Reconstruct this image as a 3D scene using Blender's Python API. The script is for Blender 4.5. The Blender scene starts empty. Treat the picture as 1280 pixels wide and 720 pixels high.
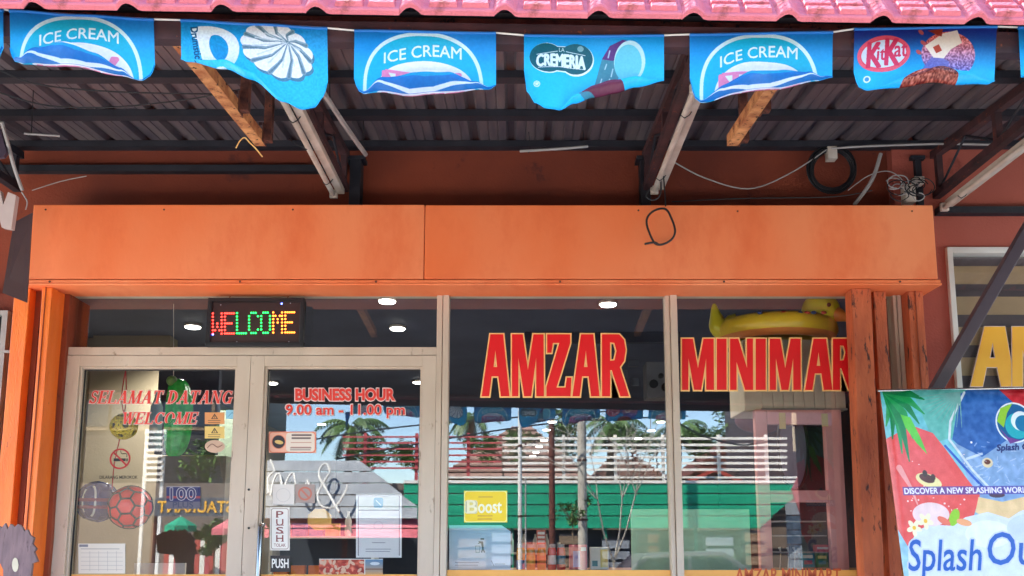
import bpy, bmesh, math, random
import numpy as np
from mathutils import Vector, Matrix, noise
random.seed(7)
rad = math.radians
S = bpy.context.scene
COL = S.collection
# ------------------------------------------------------------------ camera
F, PX, PY, TH = 1100.0, 646.0, 511.0, rad(8.4)
EYE = 1.3
cth, sth = math.cos(TH), math.sin(TH)
cd = bpy.data.cameras.new("camera"); cam = bpy.data.objects.new("camera", cd); COL.objects.link(cam)
cam.location = (0, 0, EYE); cam.rotation_euler = (rad(90) + TH, 0, 0)
cd.sensor_width = 36; cd.lens = F / 1280 * 36
cd.shift_x = -(PX - 640) / 1280; cd.shift_y = (PY - 360) / 1280
cd.clip_start = .05; cd.clip_end = 2000
S.camera = cam
# ------------------------------------------------------------------ light
SUN = Vector((-.45, .40, .80)).normalized()          # towards the sun
W = bpy.data.worlds.new("World"); S.world = W; W.use_nodes = True
nt = W.node_tree; nt.nodes.clear()
sky = nt.nodes.new("ShaderNodeTexSky"); sky.sky_type = 'NISHITA'; sky.sun_disc = False
sky.sun_elevation = math.asin(SUN.z); sky.sun_rotation = math.atan2(SUN.x, SUN.y)
sky.air_density = 1.0; sky.dust_density = .2; sky.ozone_density = 3.5
bg = nt.nodes.new("ShaderNodeBackground"); bg.inputs[1].default_value = .15
wo = nt.nodes.new("ShaderNodeOutputWorld")
nt.links.new(sky.outputs[0], bg.inputs[0]); nt.links.new(bg.outputs[0], wo.inputs[0])
ld = bpy.data.lights.new("sun", 'SUN'); ld.energy = 5; ld.angle = rad(.5); ld.color = (1, .95, .87)
lo = bpy.data.objects.new("sun", ld); COL.objects.link(lo); lo.location = (0, 0, 20)
lo.rotation_euler = SUN.to_track_quat('Z', 'Y').to_euler()
S.view_settings.view_transform = 'Standard'; S.view_settings.look = 'None'
S.view_settings.exposure = 2.87; S.view_settings.gamma = 1
S.render.engine = 'CYCLES'
S.cycles.max_bounces = 8; S.cycles.diffuse_bounces = 4; S.cycles.glossy_bounces = 4
S.cycles.transparent_max_bounces = 16; S.cycles.caustics_reflective = False; S.cycles.caustics_refractive = False
# ------------------------------------------------------------------ pixel geometry
YG = 4.63                                             # plane of the shop glass
def ray(px, py):
    u, v = (px - PX) / F, (PY - py) / F
    return Vector((u, cth - v * sth, sth + v * cth))
def P(px, py, Y):
    d = ray(px, py); return Vector((0, 0, EYE)) + d * (Y / d.y)
def PZ(px, py, z):
    d = ray(px, py); return Vector((0, 0, EYE)) + d * ((z - EYE) / d.z)
def RF(px, py, Y):                                    # a place across the street that the glass mirrors at this pixel
    p = P(px, py, 2 * YG - Y); p.y = Y; return p
# ------------------------------------------------------------------ materials
def rgb(r, g, b):                                     # sRGB 0-255 -> linear
    return tuple((c / 255 / 12.92) if c < 10 else ((c / 255 + .055) / 1.055) ** 2.4 for c in (r, g, b)) + (1,)
def newmat(name):
    m = bpy.data.materials.new(name); m.use_nodes = True; n = m.node_tree
    return m, n, n.nodes['Principled BSDF']
def pm(name, col, col2=None, scale=6, rough=.6, metal=0, bump=.15, bscale=60, wear=None, wt=.6, wscale=9, ws=.05, stretch=None, spec=.5, emit=0, trans=0):
    m, n, b = newmat(name); L = n.links.new; N = n.nodes.new
    b.inputs['Roughness'].default_value = rough; b.inputs['Metallic'].default_value = metal
    b.inputs['Specular IOR Level'].default_value = spec
    tc = N("ShaderNodeTexCoord"); mp = N("ShaderNodeMapping"); L(tc.outputs['Object'], mp.inputs[0])
    if stretch: mp.inputs['Scale'].default_value = stretch
    if col2 is None: col2 = tuple(c * .78 for c in col[:3]) + (1,)
    nz = N("ShaderNodeTexNoise"); nz.inputs['Scale'].default_value = scale; nz.inputs['Detail'].default_value = 5
    L(mp.outputs[0], nz.inputs[0])
    rp = N("ShaderNodeValToRGB"); rp.color_ramp.elements[0].position = .3; rp.color_ramp.elements[1].position = .7
    rp.color_ramp.elements[0].color = col2; rp.color_ramp.elements[1].color = col
    L(nz.outputs[0], rp.inputs[0]); out = rp.outputs[0]
    if wear:
        nw = N("ShaderNodeTexNoise"); nw.inputs['Scale'].default_value = wscale; nw.inputs['Detail'].default_value = 8; nw.inputs['Roughness'].default_value = .65
        L(mp.outputs[0], nw.inputs[0])
        rw = N("ShaderNodeValToRGB"); rw.color_ramp.elements[0].position = wt; rw.color_ramp.elements[1].position = wt + ws
        L(nw.outputs[0], rw.inputs[0])
        mx = N("ShaderNodeMix"); mx.data_type = 'RGBA'; L(rw.outputs[0], mx.inputs[0]); L(out, mx.inputs[6]); mx.inputs[7].default_value = wear
        out = mx.outputs[2]
    L(out, b.inputs['Base Color'])
    if bump:
        nb = N("ShaderNodeTexNoise"); nb.inputs['Scale'].default_value = bscale; nb.inputs['Detail'].default_value = 4
        L(mp.outputs[0], nb.inputs[0])
        bp = N("ShaderNodeBump"); bp.inputs['Strength'].default_value = bump; bp.inputs['Distance'].default_value = .01
        L(nb.outputs[0], bp.inputs['Height']); L(bp.outputs[0], b.inputs['Normal'])
    if emit:
        L(out, b.inputs['Emission Color']); b.inputs['Emission Strength'].default_value = emit
    return m
def glassmat(name, tint, fac, rough=.0):
    m = bpy.data.materials.new(name); m.use_nodes = True; n = m.node_tree; n.nodes.clear(); N = n.nodes.new; L = n.links.new
    t = N("ShaderNodeBsdfTransparent"); t.inputs[0].default_value = tint
    g = N("ShaderNodeBsdfGlossy"); g.inputs[0].default_value = (1, 1, 1, 1); g.inputs['Roughness'].default_value = rough
    fr = N("ShaderNodeLayerWeight"); fr.inputs[0].default_value = .35
    ma = N("ShaderNodeMath"); ma.operation = 'MULTIPLY_ADD'; ma.inputs[1].default_value = .18; ma.inputs[2].default_value = fac
    L(fr.outputs['Fresnel'], ma.inputs[0])
    # faint waviness of the pane
    tc = N("ShaderNodeTexCoord"); nz = N("ShaderNodeTexNoise"); nz.inputs['Scale'].default_value = 2.2; L(tc.outputs['Object'], nz.inputs[0])
    bp = N("ShaderNodeBump"); bp.inputs['Strength'].default_value = .003; bp.inputs['Distance'].default_value = .004
    L(nz.outputs[0], bp.inputs['Height']); L(bp.outputs[0], g.inputs['Normal'])
    mx = N("ShaderNodeMixShader"); L(ma.outputs[0], mx.inputs[0]); L(t.outputs[0], mx.inputs[1]); L(g.outputs[0], mx.inputs[2])
    o = N("ShaderNodeOutputMaterial"); L(mx.outputs[0], o.inputs[0]); return m
M = {}
M['orange'] = pm('orange_paint', rgb(252, 150, 98), rgb(246, 112, 50), scale=.9, rough=.65, bump=.12, bscale=35, wear=rgb(238, 112, 60), wt=.50, ws=.26, wscale=2.8, stretch=(1.4, 1, .7))
M['orange_l'] = pm('orange_gloss_paint', rgb(250, 130, 48), rgb(236, 106, 36), scale=5, rough=.4, wear=rgb(120, 60, 30), wt=.66, wscale=14, stretch=(3, 3, .6), bump=.25)
M['post'] = pm('weathered_orange_paint', rgb(214, 110, 64), rgb(158, 72, 40), scale=4, rough=.7, wear=rgb(66, 32, 24), wt=.575, ws=.07, wscale=11, stretch=(2.6, 2.6, .7), bump=.5, bscale=40)
M['brown'] = pm('brown_orange_paint', rgb(150, 66, 30), rgb(116, 46, 22), scale=4, rough=.6, wear=rgb(84, 34, 20), wt=.62, stretch=(2, 2, .5))
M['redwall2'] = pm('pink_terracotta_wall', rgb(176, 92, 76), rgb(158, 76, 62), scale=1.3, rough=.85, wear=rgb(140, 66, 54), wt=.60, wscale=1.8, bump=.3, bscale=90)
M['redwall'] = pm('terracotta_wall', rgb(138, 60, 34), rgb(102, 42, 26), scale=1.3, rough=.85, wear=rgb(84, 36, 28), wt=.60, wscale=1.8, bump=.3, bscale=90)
M['beam'] = pm('dark_painted_steel', rgb(38, 38, 46), rgb(24, 24, 32), rough=.6)
M['beamr'] = pm('maroon_steel', rgb(74, 40, 42), rgb(40, 24, 28), scale=12, rough=.7, wear=rgb(120, 60, 34), wt=.62, wscale=30)
M['rust'] = pm('rusty_steel', rgb(220, 156, 100), rgb(150, 78, 44), scale=16, rough=.85, wear=rgb(60, 30, 22), wt=.58, wscale=36, bump=.6)
M['rustd'] = pm('dark_rusty_steel', rgb(120, 64, 46), rgb(60, 30, 26), scale=22, rough=.85, wear=rgb(30, 20, 20), wt=.58, wscale=36, bump=.6)
M['deck'] = pm('grey_metal_sheet', rgb(124, 110, 110), rgb(88, 80, 90), scale=3, rough=.45, metal=.35, bump=.1, stretch=(6, .8, 1), wear=rgb(96, 76, 68), wt=.60, ws=.15, wscale=5)
M['pink'] = pm('pink_painted_tile', rgb(206, 116, 122), rgb(190, 98, 106), scale=7, rough=.95, spec=.1, wear=rgb(150, 82, 80), wt=.56, ws=.12, wscale=18, bump=.4, bscale=120)
M['alu'] = pm('beige_aluminium', rgb(210, 190, 168), rgb(190, 168, 146), scale=3, rough=.42, bump=.06, wear=rgb(128, 100, 78), wt=.63, ws=.12, wscale=16, stretch=(1.5, 1, .6))
M['white'] = pm('white_paint', rgb(226, 222, 214), rgb(206, 200, 190), rough=.5, bump=.05)
M['tube'] = pm('aged_white_plastic', rgb(206, 196, 184), rgb(178, 162, 146), scale=9, rough=.4, wear=rgb(120, 92, 70), wt=.66, wscale=20)
M['pvc'] = pm('grey_pvc', rgb(170, 164, 160), rgb(140, 134, 130), rough=.45, wear=rgb(90, 80, 74), wt=.66, wscale=20)
M['black'] = pm('black_rubber', rgb(26, 26, 30), rgb(14, 14, 18), rough=.5)
M['steel'] = pm('brushed_steel', rgb(190, 188, 184), rgb(160, 158, 154), rough=.25, metal=1, stretch=(30, 30, 1), bump=.02)
M['red'] = pm('red_vinyl', rgb(238, 20, 26), rgb(228, 12, 20), rough=.5, bump=.02)
M['salmon'] = pm('salmon_red_vinyl', rgb(232, 66, 52), rgb(222, 54, 44), rough=.5, bump=.02)
M['cream'] = pm('cream_vinyl', rgb(255, 206, 130), rgb(252, 198, 118), rough=.5, bump=.02)
M['creamw'] = pm('pale_vinyl', rgb(240, 214, 204), rgb(232, 200, 190), rough=.5, bump=.02)
M['yellow'] = pm('yellow_vinyl', rgb(250, 186, 48), rgb(244, 172, 36), rough=.5, bump=.02)
M['yband'] = pm('amber_film', rgb(244, 176, 86), rgb(238, 166, 74), rough=.4, bump=.02)
M['glass'] = glassmat('shop_glass', (.97, .99, .99, 1), .062)
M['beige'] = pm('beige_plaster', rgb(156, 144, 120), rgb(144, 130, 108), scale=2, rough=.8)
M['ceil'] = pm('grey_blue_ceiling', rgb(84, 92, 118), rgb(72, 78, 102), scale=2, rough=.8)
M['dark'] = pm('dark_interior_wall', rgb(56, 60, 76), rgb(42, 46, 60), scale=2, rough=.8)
M['tilef'] = pm('pale_floor_tile', rgb(150, 146, 140), rgb(132, 128, 122), scale=3, rough=.3)
M['lamp'] = pm('lit_lamp', (1, .97, .9, 1), (1, .97, .9, 1), emit=3, bump=0)
M['asphalt'] = pm('asphalt', (.09, .09, .088, 1), (.06, .06, .06, 1), scale=3, rough=.9, bump=.6, bscale=200)
M['conc'] = pm('pale_concrete', (.52, .49, .44, 1), (.42, .40, .36, 1), scale=2, rough=.85, bump=.3, bscale=120)  # pale tone, raised so the ground bounces more light at the shop front
M['earth'] = pm('dry_ground', (.30, .26, .19, 1), (.2, .19, .12, 1), scale=.5, rough=.95)
M['green'] = pm('green_board', rgb(16, 164, 120), rgb(10, 136, 100), scale=2, rough=.6, stretch=(.5, 1, 3))
M['wslat'] = pm('white_slat_paint', rgb(244, 236, 226), rgb(230, 220, 206), rough=.6)
M['rslat'] = pm('red_slat_paint', rgb(196, 84, 84), rgb(170, 66, 70), rough=.6)
M['hroof'] = pm('brown_roof_tile', rgb(164, 132, 116), rgb(128, 98, 88), scale=6, rough=.8, bump=.6, bscale=30)
M['hwall'] = pm('cream_house_wall', rgb(196, 176, 146), rgb(176, 156, 128), rough=.8)
M['trunk'] = pm('palm_bark', rgb(150, 128, 104), rgb(104, 84, 64), scale=12, rough=.9, stretch=(1, 1, 4), bump=.8)
M['cpole'] = pm('concrete_pole', rgb(186, 178, 164), rgb(160, 150, 136), scale=4, rough=.85)
M['leaf'] = pm('palm_leaf', (.09, .17, .03, 1), (.05, .1, .02, 1), scale=3, rough=.5)
M['leaf2'] = pm('bush_leaf', (.12, .22, .04, 1), (.05, .11, .02, 1), scale=3, rough=.5)
M['grey'] = pm('grey_awning', rgb(146, 150, 154), rgb(122, 126, 132), rough=.6)
M['win'] = pm('dark_window', rgb(30, 36, 44), rgb(20, 24, 30), rough=.1, bump=0)
M['terr'] = pm('terracotta_gable', rgb(196, 84, 70), rgb(170, 66, 56), rough=.7)
def flat(key, r, g, b, rough=.5, **k):
    if key not in M: M[key] = pm(key, rgb(r, g, b), rgb(int(r * .9), int(g * .9), int(b * .9)), rough=rough, bump=.03, **k)
    return M[key]
# ------------------------------------------------------------------ object helpers
WLOC = {}
def tag(o, label=None, cat=None, group=None, kind=None):
    if label: o['label'] = label
    if cat: o['category'] = cat
    if group: o['group'] = group
    if kind: o['kind'] = kind
    return o
def thing(name, label, cat, loc, group=None):
    o = bpy.data.objects.new(name, None); COL.objects.link(o); o.location = Vector(loc); o.empty_display_size = .1
    WLOC[o] = Vector(loc); return tag(o, label, cat, group)
def link(name, me, parent, c):
    o = bpy.data.objects.new(name, me); COL.objects.link(o); c = Vector(c); WLOC[o] = c
    if parent is not None: o.parent = parent; o.location = c - WLOC[parent]
    else: o.location = c
    return o
class MB:
    def __init__(s): s.v = []; s.f = []; s.uv = None
    def add(s, vs, fs):
        k = len(s.v); s.v += [tuple(v) for v in vs]; s.f += [tuple(i + k for i in f) for f in fs]; return s
    def box(s, a, b):
        x0, x1 = sorted((a[0], b[0])); y0, y1 = sorted((a[1], b[1])); z0, z1 = sorted((a[2], b[2]))
        return s.add([(x0,y0,z0),(x1,y0,z0),(x1,y1,z0),(x0,y1,z0),(x0,y0,z1),(x1,y0,z1),(x1,y1,z1),(x0,y1,z1)],
              [(0,3,2,1),(4,5,6,7),(0,1,5,4),(1,2,6,5),(2,3,7,6),(3,0,4,7)])
    def bar(s, a, b, w, h, up=(0, 0, 1)):            # square bar from a to b
        a, b = Vector(a), Vector(b); d = (b - a).normalized(); u = Vector(up)
        if abs(d.dot(u)) > .98: u = Vector((0, 1, 0))
        r = d.cross(u).normalized(); u = r.cross(d).normalized()
        vs = [p + r * (i * w / 2) + u * (j * h / 2) for p in (a, b) for i, j in ((-1,-1),(1,-1),(1,1),(-1,1))]
        return s.add(vs, [(3,2,1,0),(4,5,6,7),(0,1,5,4),(1,2,6,5),(2,3,7,6),(3,0,4,7)])
    def tube(s, pts, r, n=8, cap=True):
        pts = [Vector(p) for p in pts]; rs = r if isinstance(r, (list, tuple)) else [r] * len(pts)
        vs = []; fs = []; u = None
        for i, p in enumerate(pts):
            d = (pts[min(i + 1, len(pts) - 1)] - pts[max(i - 1, 0)])
            d = d.normalized() if d.length > 1e-9 else Vector((0, 0, 1))
            if u is None:
                u = Vector((0, 0, 1)) if abs(d.z) < .9 else Vector((0, 1, 0))
            a = d.cross(u).normalized(); u = a.cross(d).normalized()
            for k in range(n):
                t = 2 * math.pi * k / n; vs.append(p + (a * math.cos(t) + u * math.sin(t)) * rs[i])
        for i in range(len(pts) - 1):
            for k in range(n):
                k2 = (k + 1) % n; fs.append((i*n+k, i*n+k2, (i+1)*n+k2, (i+1)*n+k))
        if cap: fs.append(tuple(reversed(range(n)))); fs.append(tuple((len(pts)-1)*n + k for k in range(n)))
        return s.add(vs, fs)
    def lathe(s, c, prof, n=16, axis='z'):           # prof: (radius, height)
        vs = []; fs = []; c = Vector(c)
        for (r, h) in prof:
            for k in range(n):
                t = 2 * math.pi * k / n; q = (r*math.cos(t), r*math.sin(t), h)
                if axis == 'y': q = (r*math.cos(t), h, r*math.sin(t))
                vs.append(c + Vector(q))
        for i in range(len(prof) - 1):
            for k in range(n):
                k2 = (k+1) % n; fs.append((i*n+k, i*n+k2, (i+1)*n+k2, (i+1)*n+k))
        fs.append(tuple(reversed(range(n)))); fs.append(tuple((len(prof)-1)*n + k for k in range(n)))
        return s.add(vs, fs)
    def ball(s, c, r, n=20, m=14, f=None):
        c = Vector(c); vs = []; fs = []; rr = r if isinstance(r, tuple) else (r, r, r)
        for i in range(m + 1):
            a = math.pi * i / m
            for k in range(n):
                t = 2*math.pi*k/n; d = Vector((math.sin(a)*math.cos(t), math.sin(a)*math.sin(t), math.cos(a)))
                q = 1 if f is None else f(d); vs.append(c + Vector((d.x*rr[0], d.y*rr[1], d.z*rr[2])) * q)
        for i in range(m):
            for k in range(n):
                k2 = (k+1) % n; fs.append((i*n+k, (i+1)*n+k, (i+1)*n+k2, i*n+k2))
        return s.add(vs, fs)
    def prism(s, pts, d):                            # planar polygon pushed along d
        pts = [Vector(p) for p in pts]; d = Vector(d); n = len(pts)
        return s.add(pts + [p + d for p in pts], [tuple(range(n)), tuple(reversed(range(n, 2*n)))] + [(i, i+n, (i+1) % n + n, (i+1) % n) for i in range(n)])
    def mesh(s, name, mat, c, smooth=False, fix=True):
        me = bpy.data.meshes.new(name); c = Vector(c)
        me.from_pydata([tuple(Vector(v) - c) for v in s.v], [], s.f); me.materials.append(mat)
        if fix:
            bm = bmesh.new(); bm.from_mesh(me); bmesh.ops.remove_doubles(bm, verts=bm.verts, dist=1e-6)
            bmesh.ops.recalc_face_normals(bm, faces=bm.faces); bm.to_mesh(me); bm.free()
        if smooth:
            me.polygons.foreach_set('use_smooth', [True] * len(me.polygons))
            try: me.set_sharp_from_angle(angle=rad(40))
            except Exception: pass
        return me
    def build(s, name, mat, parent=None, smooth=False, bevel=0, fix=True, **t):
        a = np.array(s.v); c = (a.min(0) + a.max(0)) / 2
        if parent is None: c[2] = a[:, 2].min()
        o = link(name, s.mesh(name, mat, c, smooth, fix), parent, c)
        if bevel:
            m = o.modifiers.new('bevel', 'BEVEL'); m.width = bevel; m.segments = 2; m.limit_method = 'ANGLE'
        if t: tag(o, **t)
        return o
def pbox(mb, x0, y0, x1, y1, Y, D=.02, dy=None):      # box whose front face (at Y) fills a pixel rectangle, D deep
    ym = (y0 + y1) / 2
    a = P(x0, ym, Y); b = P(x1, ym, Y); zt = P((x0+x1)/2, y0, Y).z; zb = P((x0+x1)/2, y1, Y).z
    return mb.box((a.x, Y, zb), (b.x, Y + D, zt))
def wbox(mb, x0, x1, z0, z1, Y0, Y1): return mb.box((x0, Y0, z0), (x1, Y1, z1))
def zpx(py, Y): return P(646, py, Y).z
def xpx(px, py, Y): return P(px, py, Y).x
# ------------------------------------------------------------------ text and glyph outlines
def curve_mesh(contours=None, text=None, offset=0, ext=0, shear=0, size=1, align='LEFT', res=3):
    cu = bpy.data.curves.new("tmp", 'FONT' if text is not None else 'CURVE')
    if text is not None:
        cu.body = text; cu.size = size; cu.shear = shear; cu.align_x = align
    else:
        for c in contours:
            sp = cu.splines.new('POLY'); sp.points.add(len(c) - 1)
            for i, p in enumerate(c): sp.points[i].co = (p[0], p[1], 0, 1)
            sp.use_cyclic_u = True
    cu.dimensions = '2D' if text is None else cu.dimensions
    cu.fill_mode = 'BOTH'; cu.offset = offset; cu.extrude = ext; cu.resolution_u = res
    o = bpy.data.objects.new("tmp", cu); me = bpy.data.meshes.new_from_object(o)
    bpy.data.objects.remove(o); bpy.data.curves.remove(cu)
    vs = [tuple(v.co) for v in me.vertices]; fs = [tuple(p.vertices) for p in me.polygons]
    bpy.data.meshes.remove(me); return vs, fs
_tc = {}
def text_tris(s, offset=0, shear=0):
    k = (s, offset, shear)
    if k not in _tc: _tc[k] = curve_mesh(text=s, offset=offset, shear=shear)
    return _tc[k]
def text2(s, box, Y, mat, mb=None, offset=0, shear=0, depth=.0015, mirror=False, ref=False, tilt=0):
    """flat lettering filling a pixel box (x0,y0,x1,y1) at depth Y"""
    vs, fs = curve_mesh(text=s, offset=offset, shear=shear, ext=0)
    mb = mb or MB()
    if not vs: return mb
    xs = [v[0] for v in vs]; ys = [v[1] for v in vs]; x0, x1, y0, y1 = min(xs), max(xs), min(ys), max(ys)
    Q = RF if ref else P
    out = []
    for v in vs:
        a = (v[0]-x0)/(x1-x0); b = (v[1]-y0)/(y1-y0)
        px = box[0] + (box[2]-box[0])*((1-a) if mirror else a); py = box[3] + (box[1]-box[3])*b + tilt*(a-.5)
        out.append(Q(px, py, Y))
    k = len(mb.v); d = Vector((0, depth if not ref else -depth, 0)); n = len(out)
    edges = {}
    for f in fs:
        for i in range(len(f)):
            e = (f[i], f[(i+1) % len(f)]); edges[e] = 1
    side = [(a, b, b+n, a+n) for (a, b) in edges if (b, a) not in edges]
    mb.add(out + [p + d for p in out], list(fs) + [tuple(reversed([i+n for i in f])) for f in fs] + side)
    return mb
GL = {
 'A': [[(0,0),(.27,0),(.36,.32),(.60,.32),(.69,0),(1,0),(.78,1),(.32,1)], [(.43,.47),(.50,.74),(.56,.47)]],
 'M': [[(0,0),(.2,0),(.2,.62),(.38,0),(.6,0),(.76,.62),(.76,0),(1,0),(1,1),(.68,1),(.5,.42),(.34,1),(0,1)]],
 'Z': [[(0,0),(.96,0),(1,.3),(.82,.3),(.76,.14),(.40,.14),(.96,.86),(.96,1),(.03,1),(.03,.7),(.2,.7),(.26,.86),(.52,.86),(0,.15)]],
 'R': [[(0,0),(.3,0),(.3,.42),(.36,.42),(.68,0),(1,0),(.66,.47),(.82,.57),(.88,.75),(.82,.91),(.64,1),(0,1)], [(.3,.57),(.3,.87),(.46,.86),(.54,.73),(.46,.58)]],
 'I': [[(0,0),(1,0),(1,1),(0,1)]],
 'N': [[(0,0),(.28,0),(.28,.55),(.66,0),(1,0),(1,1),(.74,1),(.74,.42),(.36,1),(0,1)]],
 'T': [[(.33,0),(.67,0),(.67,.82),(1,.82),(1,1),(0,1),(0,.82),(.33,.82)]],
}
def glyph(parent, ch, x0, y0, x1, y1, Y, m1, m2, off, name='letter', depth=.002):
    a = P(x0, y1, Y); b = P(x1, y0, Y); w = b.x - P(x0, y0, Y).x; h = b.z - a.z
    cont = [[(p[0]*w, p[1]*h) for p in c] for c in GL[ch]]
    cont = [c if i else c for i, c in enumerate(cont)]
    xb = P(x0, y1, Y).x; xt = P(x0, y0, Y).x
    res = []
    for (o_, mat, dy, nm) in ((0, m1, -depth, name), (off, m2, 0, 'outline')):
        if mat is None: continue
        vs, fs = curve_mesh(contours=cont, offset=o_, ext=.0008)
        mb = MB(); mb.add([(xb + (xt-xb)*v[1]/h + v[0], Y + dy - v[2], a.z + v[1]) for v in vs], fs)
        o = mb.build(nm, mat, parent if not res else res[0]); res.append(o)
    return res
# ------------------------------------------------------------------ little painter for printed matter
class Canvas:
    def __init__(s, w, h, scale, col=(255, 255, 255)):
        s.w, s.h, s.k = w, h, scale; s.W, s.H = int(w*scale), int(h*scale)
        s.a = np.ones((s.H, s.W, 3)) * np.array(col) / 255.0
        yy, xx = np.mgrid[0:s.H, 0:s.W]; s.X = (xx + .5) / scale; s.Y = (yy + .5) / scale
    def mask(s, m, col, al=1.0):
        c = np.array(col) / 255.0; m = np.clip(m, 0, 1)[..., None] * al; s.a = s.a * (1-m) + c * m
    def grad(s, c0, c1, y0=0, y1=None, m=None):
        y1 = s.h if y1 is None else y1; t = np.clip((s.Y - y0)/(y1-y0), 0, 1)[..., None]
        g = (np.array(c0)*(1-t) + np.array(c1)*t)/255.0
        if m is None: s.a = g
        else: s.a = s.a*(1-m[..., None]) + g*m[..., None]
    def inpoly(s, pts):
        xs = [p[0] for p in pts]; ys = [p[1] for p in pts]; k = s.k
        i0, i1 = max(0, int(min(ys)*k)-1), min(s.H, int(max(ys)*k)+2); j0, j1 = max(0, int(min(xs)*k)-1), min(s.W, int(max(xs)*k)+2)
        m = np.zeros((s.H, s.W))
        if i1 <= i0 or j1 <= j0: return m
        X = s.X[i0:i1, j0:j1]; Y = s.Y[i0:i1, j0:j1]; ins = np.zeros(X.shape, bool); n = len(pts)
        for i in range(n):
            x1, y1 = pts[i]; x2, y2 = pts[(i+1) % n]
            if y1 == y2: continue
            c = ((y1 > Y) != (y2 > Y)) & (X < (x2-x1)*(Y-y1)/(y2-y1)+x1); ins ^= c
        m[i0:i1, j0:j1] = ins; return m
    def poly(s, pts, col, al=1.0): s.mask(s.inpoly(pts), col, al)
    def rect(s, x0, y0, x1, y1, col, al=1.0): s.mask(((s.X>=x0)&(s.X<x1)&(s.Y>=y0)&(s.Y<y1)).astype(float), col, al)
    def rrect(s, x0, y0, x1, y1, r, col, al=1.0):
        dx = np.maximum(np.maximum(x0+r-s.X, s.X-x1+r), 0); dy = np.maximum(np.maximum(y0+r-s.Y, s.Y-y1+r), 0)
        s.mask((dx*dx+dy*dy <= r*r).astype(float)*((s.X>=x0)&(s.X<=x1)&(s.Y>=y0)&(s.Y<=y1)), col, al)
    def ell(s, cx, cy, rx, ry, col, al=1.0, rot=0, ring=0):
        c, n = math.cos(rot), math.sin(rot); dx, dy = s.X-cx, s.Y-cy; u = (dx*c+dy*n); v = (-dx*n+dy*c)
        d = (u/rx)**2+(v/ry)**2; m = d <= 1
        if ring: m &= ((u/(rx-ring))**2+(v/(ry-ring))**2) >= 1
        s.mask(m.astype(float), col, al)
    def line(s, pts, w, col, al=1.0):
        m = np.zeros((s.H, s.W), bool); ws = w if isinstance(w, (list, tuple)) else [w]*len(pts)
        for i in range(len(pts)-1):
            (x1, y1), (x2, y2) = pts[i], pts[i+1]; L = (x2-x1)**2+(y2-y1)**2+1e-9
            t = np.clip(((s.X-x1)*(x2-x1)+(s.Y-y1)*(y2-y1))/L, 0, 1)
            d = (s.X-x1-t*(x2-x1))**2+(s.Y-y1-t*(y2-y1))**2; m |= d <= ((ws[i]*(1-t)+ws[i+1]*t)/2)**2
        s.mask(m.astype(float), col, al)
    def text(s, t, x0, y0, x1, y1, col, al=1.0, bold=0, shear=0, arc=0, rot=0, tilt=0):
        vs, fs = text_tris(t, 0, shear)
        xs = [v[0] for v in vs]; ys = [v[1] for v in vs]; a0, a1, b0, b1 = min(xs), max(xs), min(ys), max(ys)
        cx, cy = (x0+x1)/2, (y0+y1)/2; c, n = math.cos(rot), math.sin(rot)
        q = []
        for v in vs:
            a = (v[0]-a0)/(a1-a0)-.5; b = (v[1]-b0)/(b1-b0)-.5
            x = a*(x1-x0); y = -b*(y1-y0) + arc*(a*a*4) + tilt*a*2
            q.append((cx+x*c-y*n, cy+x*n+y*c))
        m = np.zeros((s.H, s.W), bool); k = s.k
        for f in fs:
            p = [q[i] for i in f]
            for j in range(1, len(p)-1):
                A, B, C = p[0], p[j], p[j+1]
                i0, i1 = max(0, int(min(A[1],B[1],C[1])*k)-1), min(s.H, int(max(A[1],B[1],C[1])*k)+2)
                j0, j1 = max(0, int(min(A[0],B[0],C[0])*k)-1), min(s.W, int(max(A[0],B[0],C[0])*k)+2)
                if i1 <= i0 or j1 <= j0: continue
                X = s.X[i0:i1, j0:j1]; Y = s.Y[i0:i1, j0:j1]
                e = lambda P_, Q_: (X-P_[0])*(Q_[1]-P_[1])-(Y-P_[1])*(Q_[0]-P_[0])
                u, v, w = e(A, B), e(B, C), e(C, A)
                m[i0:i1, j0:j1] |= ((u >= 0)&(v >= 0)&(w >= 0)) | ((u <= 0)&(v <= 0)&(w <= 0))
        r = bold*(y1-y0)*s.k*.9
        if r >= .5:
            o = m.copy(); R = int(math.ceil(r))
            for dy in range(-R, R+1):
                for dx in range(-R, R+1):
                    if dx*dx+dy*dy <= r*r+.3: o |= np.roll(np.roll(m, dy, 0), dx, 1)
            m = o
        s.mask(m.astype(float), col, al)
    def noise(s, amp, cell, seed=0, m=None):
        r = np.random.RandomState(seed); gh, gw = int(s.h/cell)+2, int(s.w/cell)+2; g = r.rand(gh, gw)
        fy = np.clip(s.Y/cell, 0, gh-1.001); fx = np.clip(s.X/cell, 0, gw-1.001); i = fy.astype(int); j = fx.astype(int); a = fy-i; b = fx-j
        v = g[i,j]*(1-a)*(1-b)+g[i+1,j]*a*(1-b)+g[i,j+1]*(1-a)*b+g[i+1,j+1]*a*b
        d = (v-.5)*2*amp
        if m is not None: d = d*m
        s.a = np.clip(s.a + d[..., None], 0, 1)
    def image(s, name):
        im = bpy.data.images.new(name, s.W, s.H); buf = np.ones((s.H, s.W, 4), np.float32); buf[..., :3] = np.clip(s.a, 0, 1)[::-1]
        im.pixels.foreach_set(buf.ravel()); im.update(); im.pack(); return im
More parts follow.
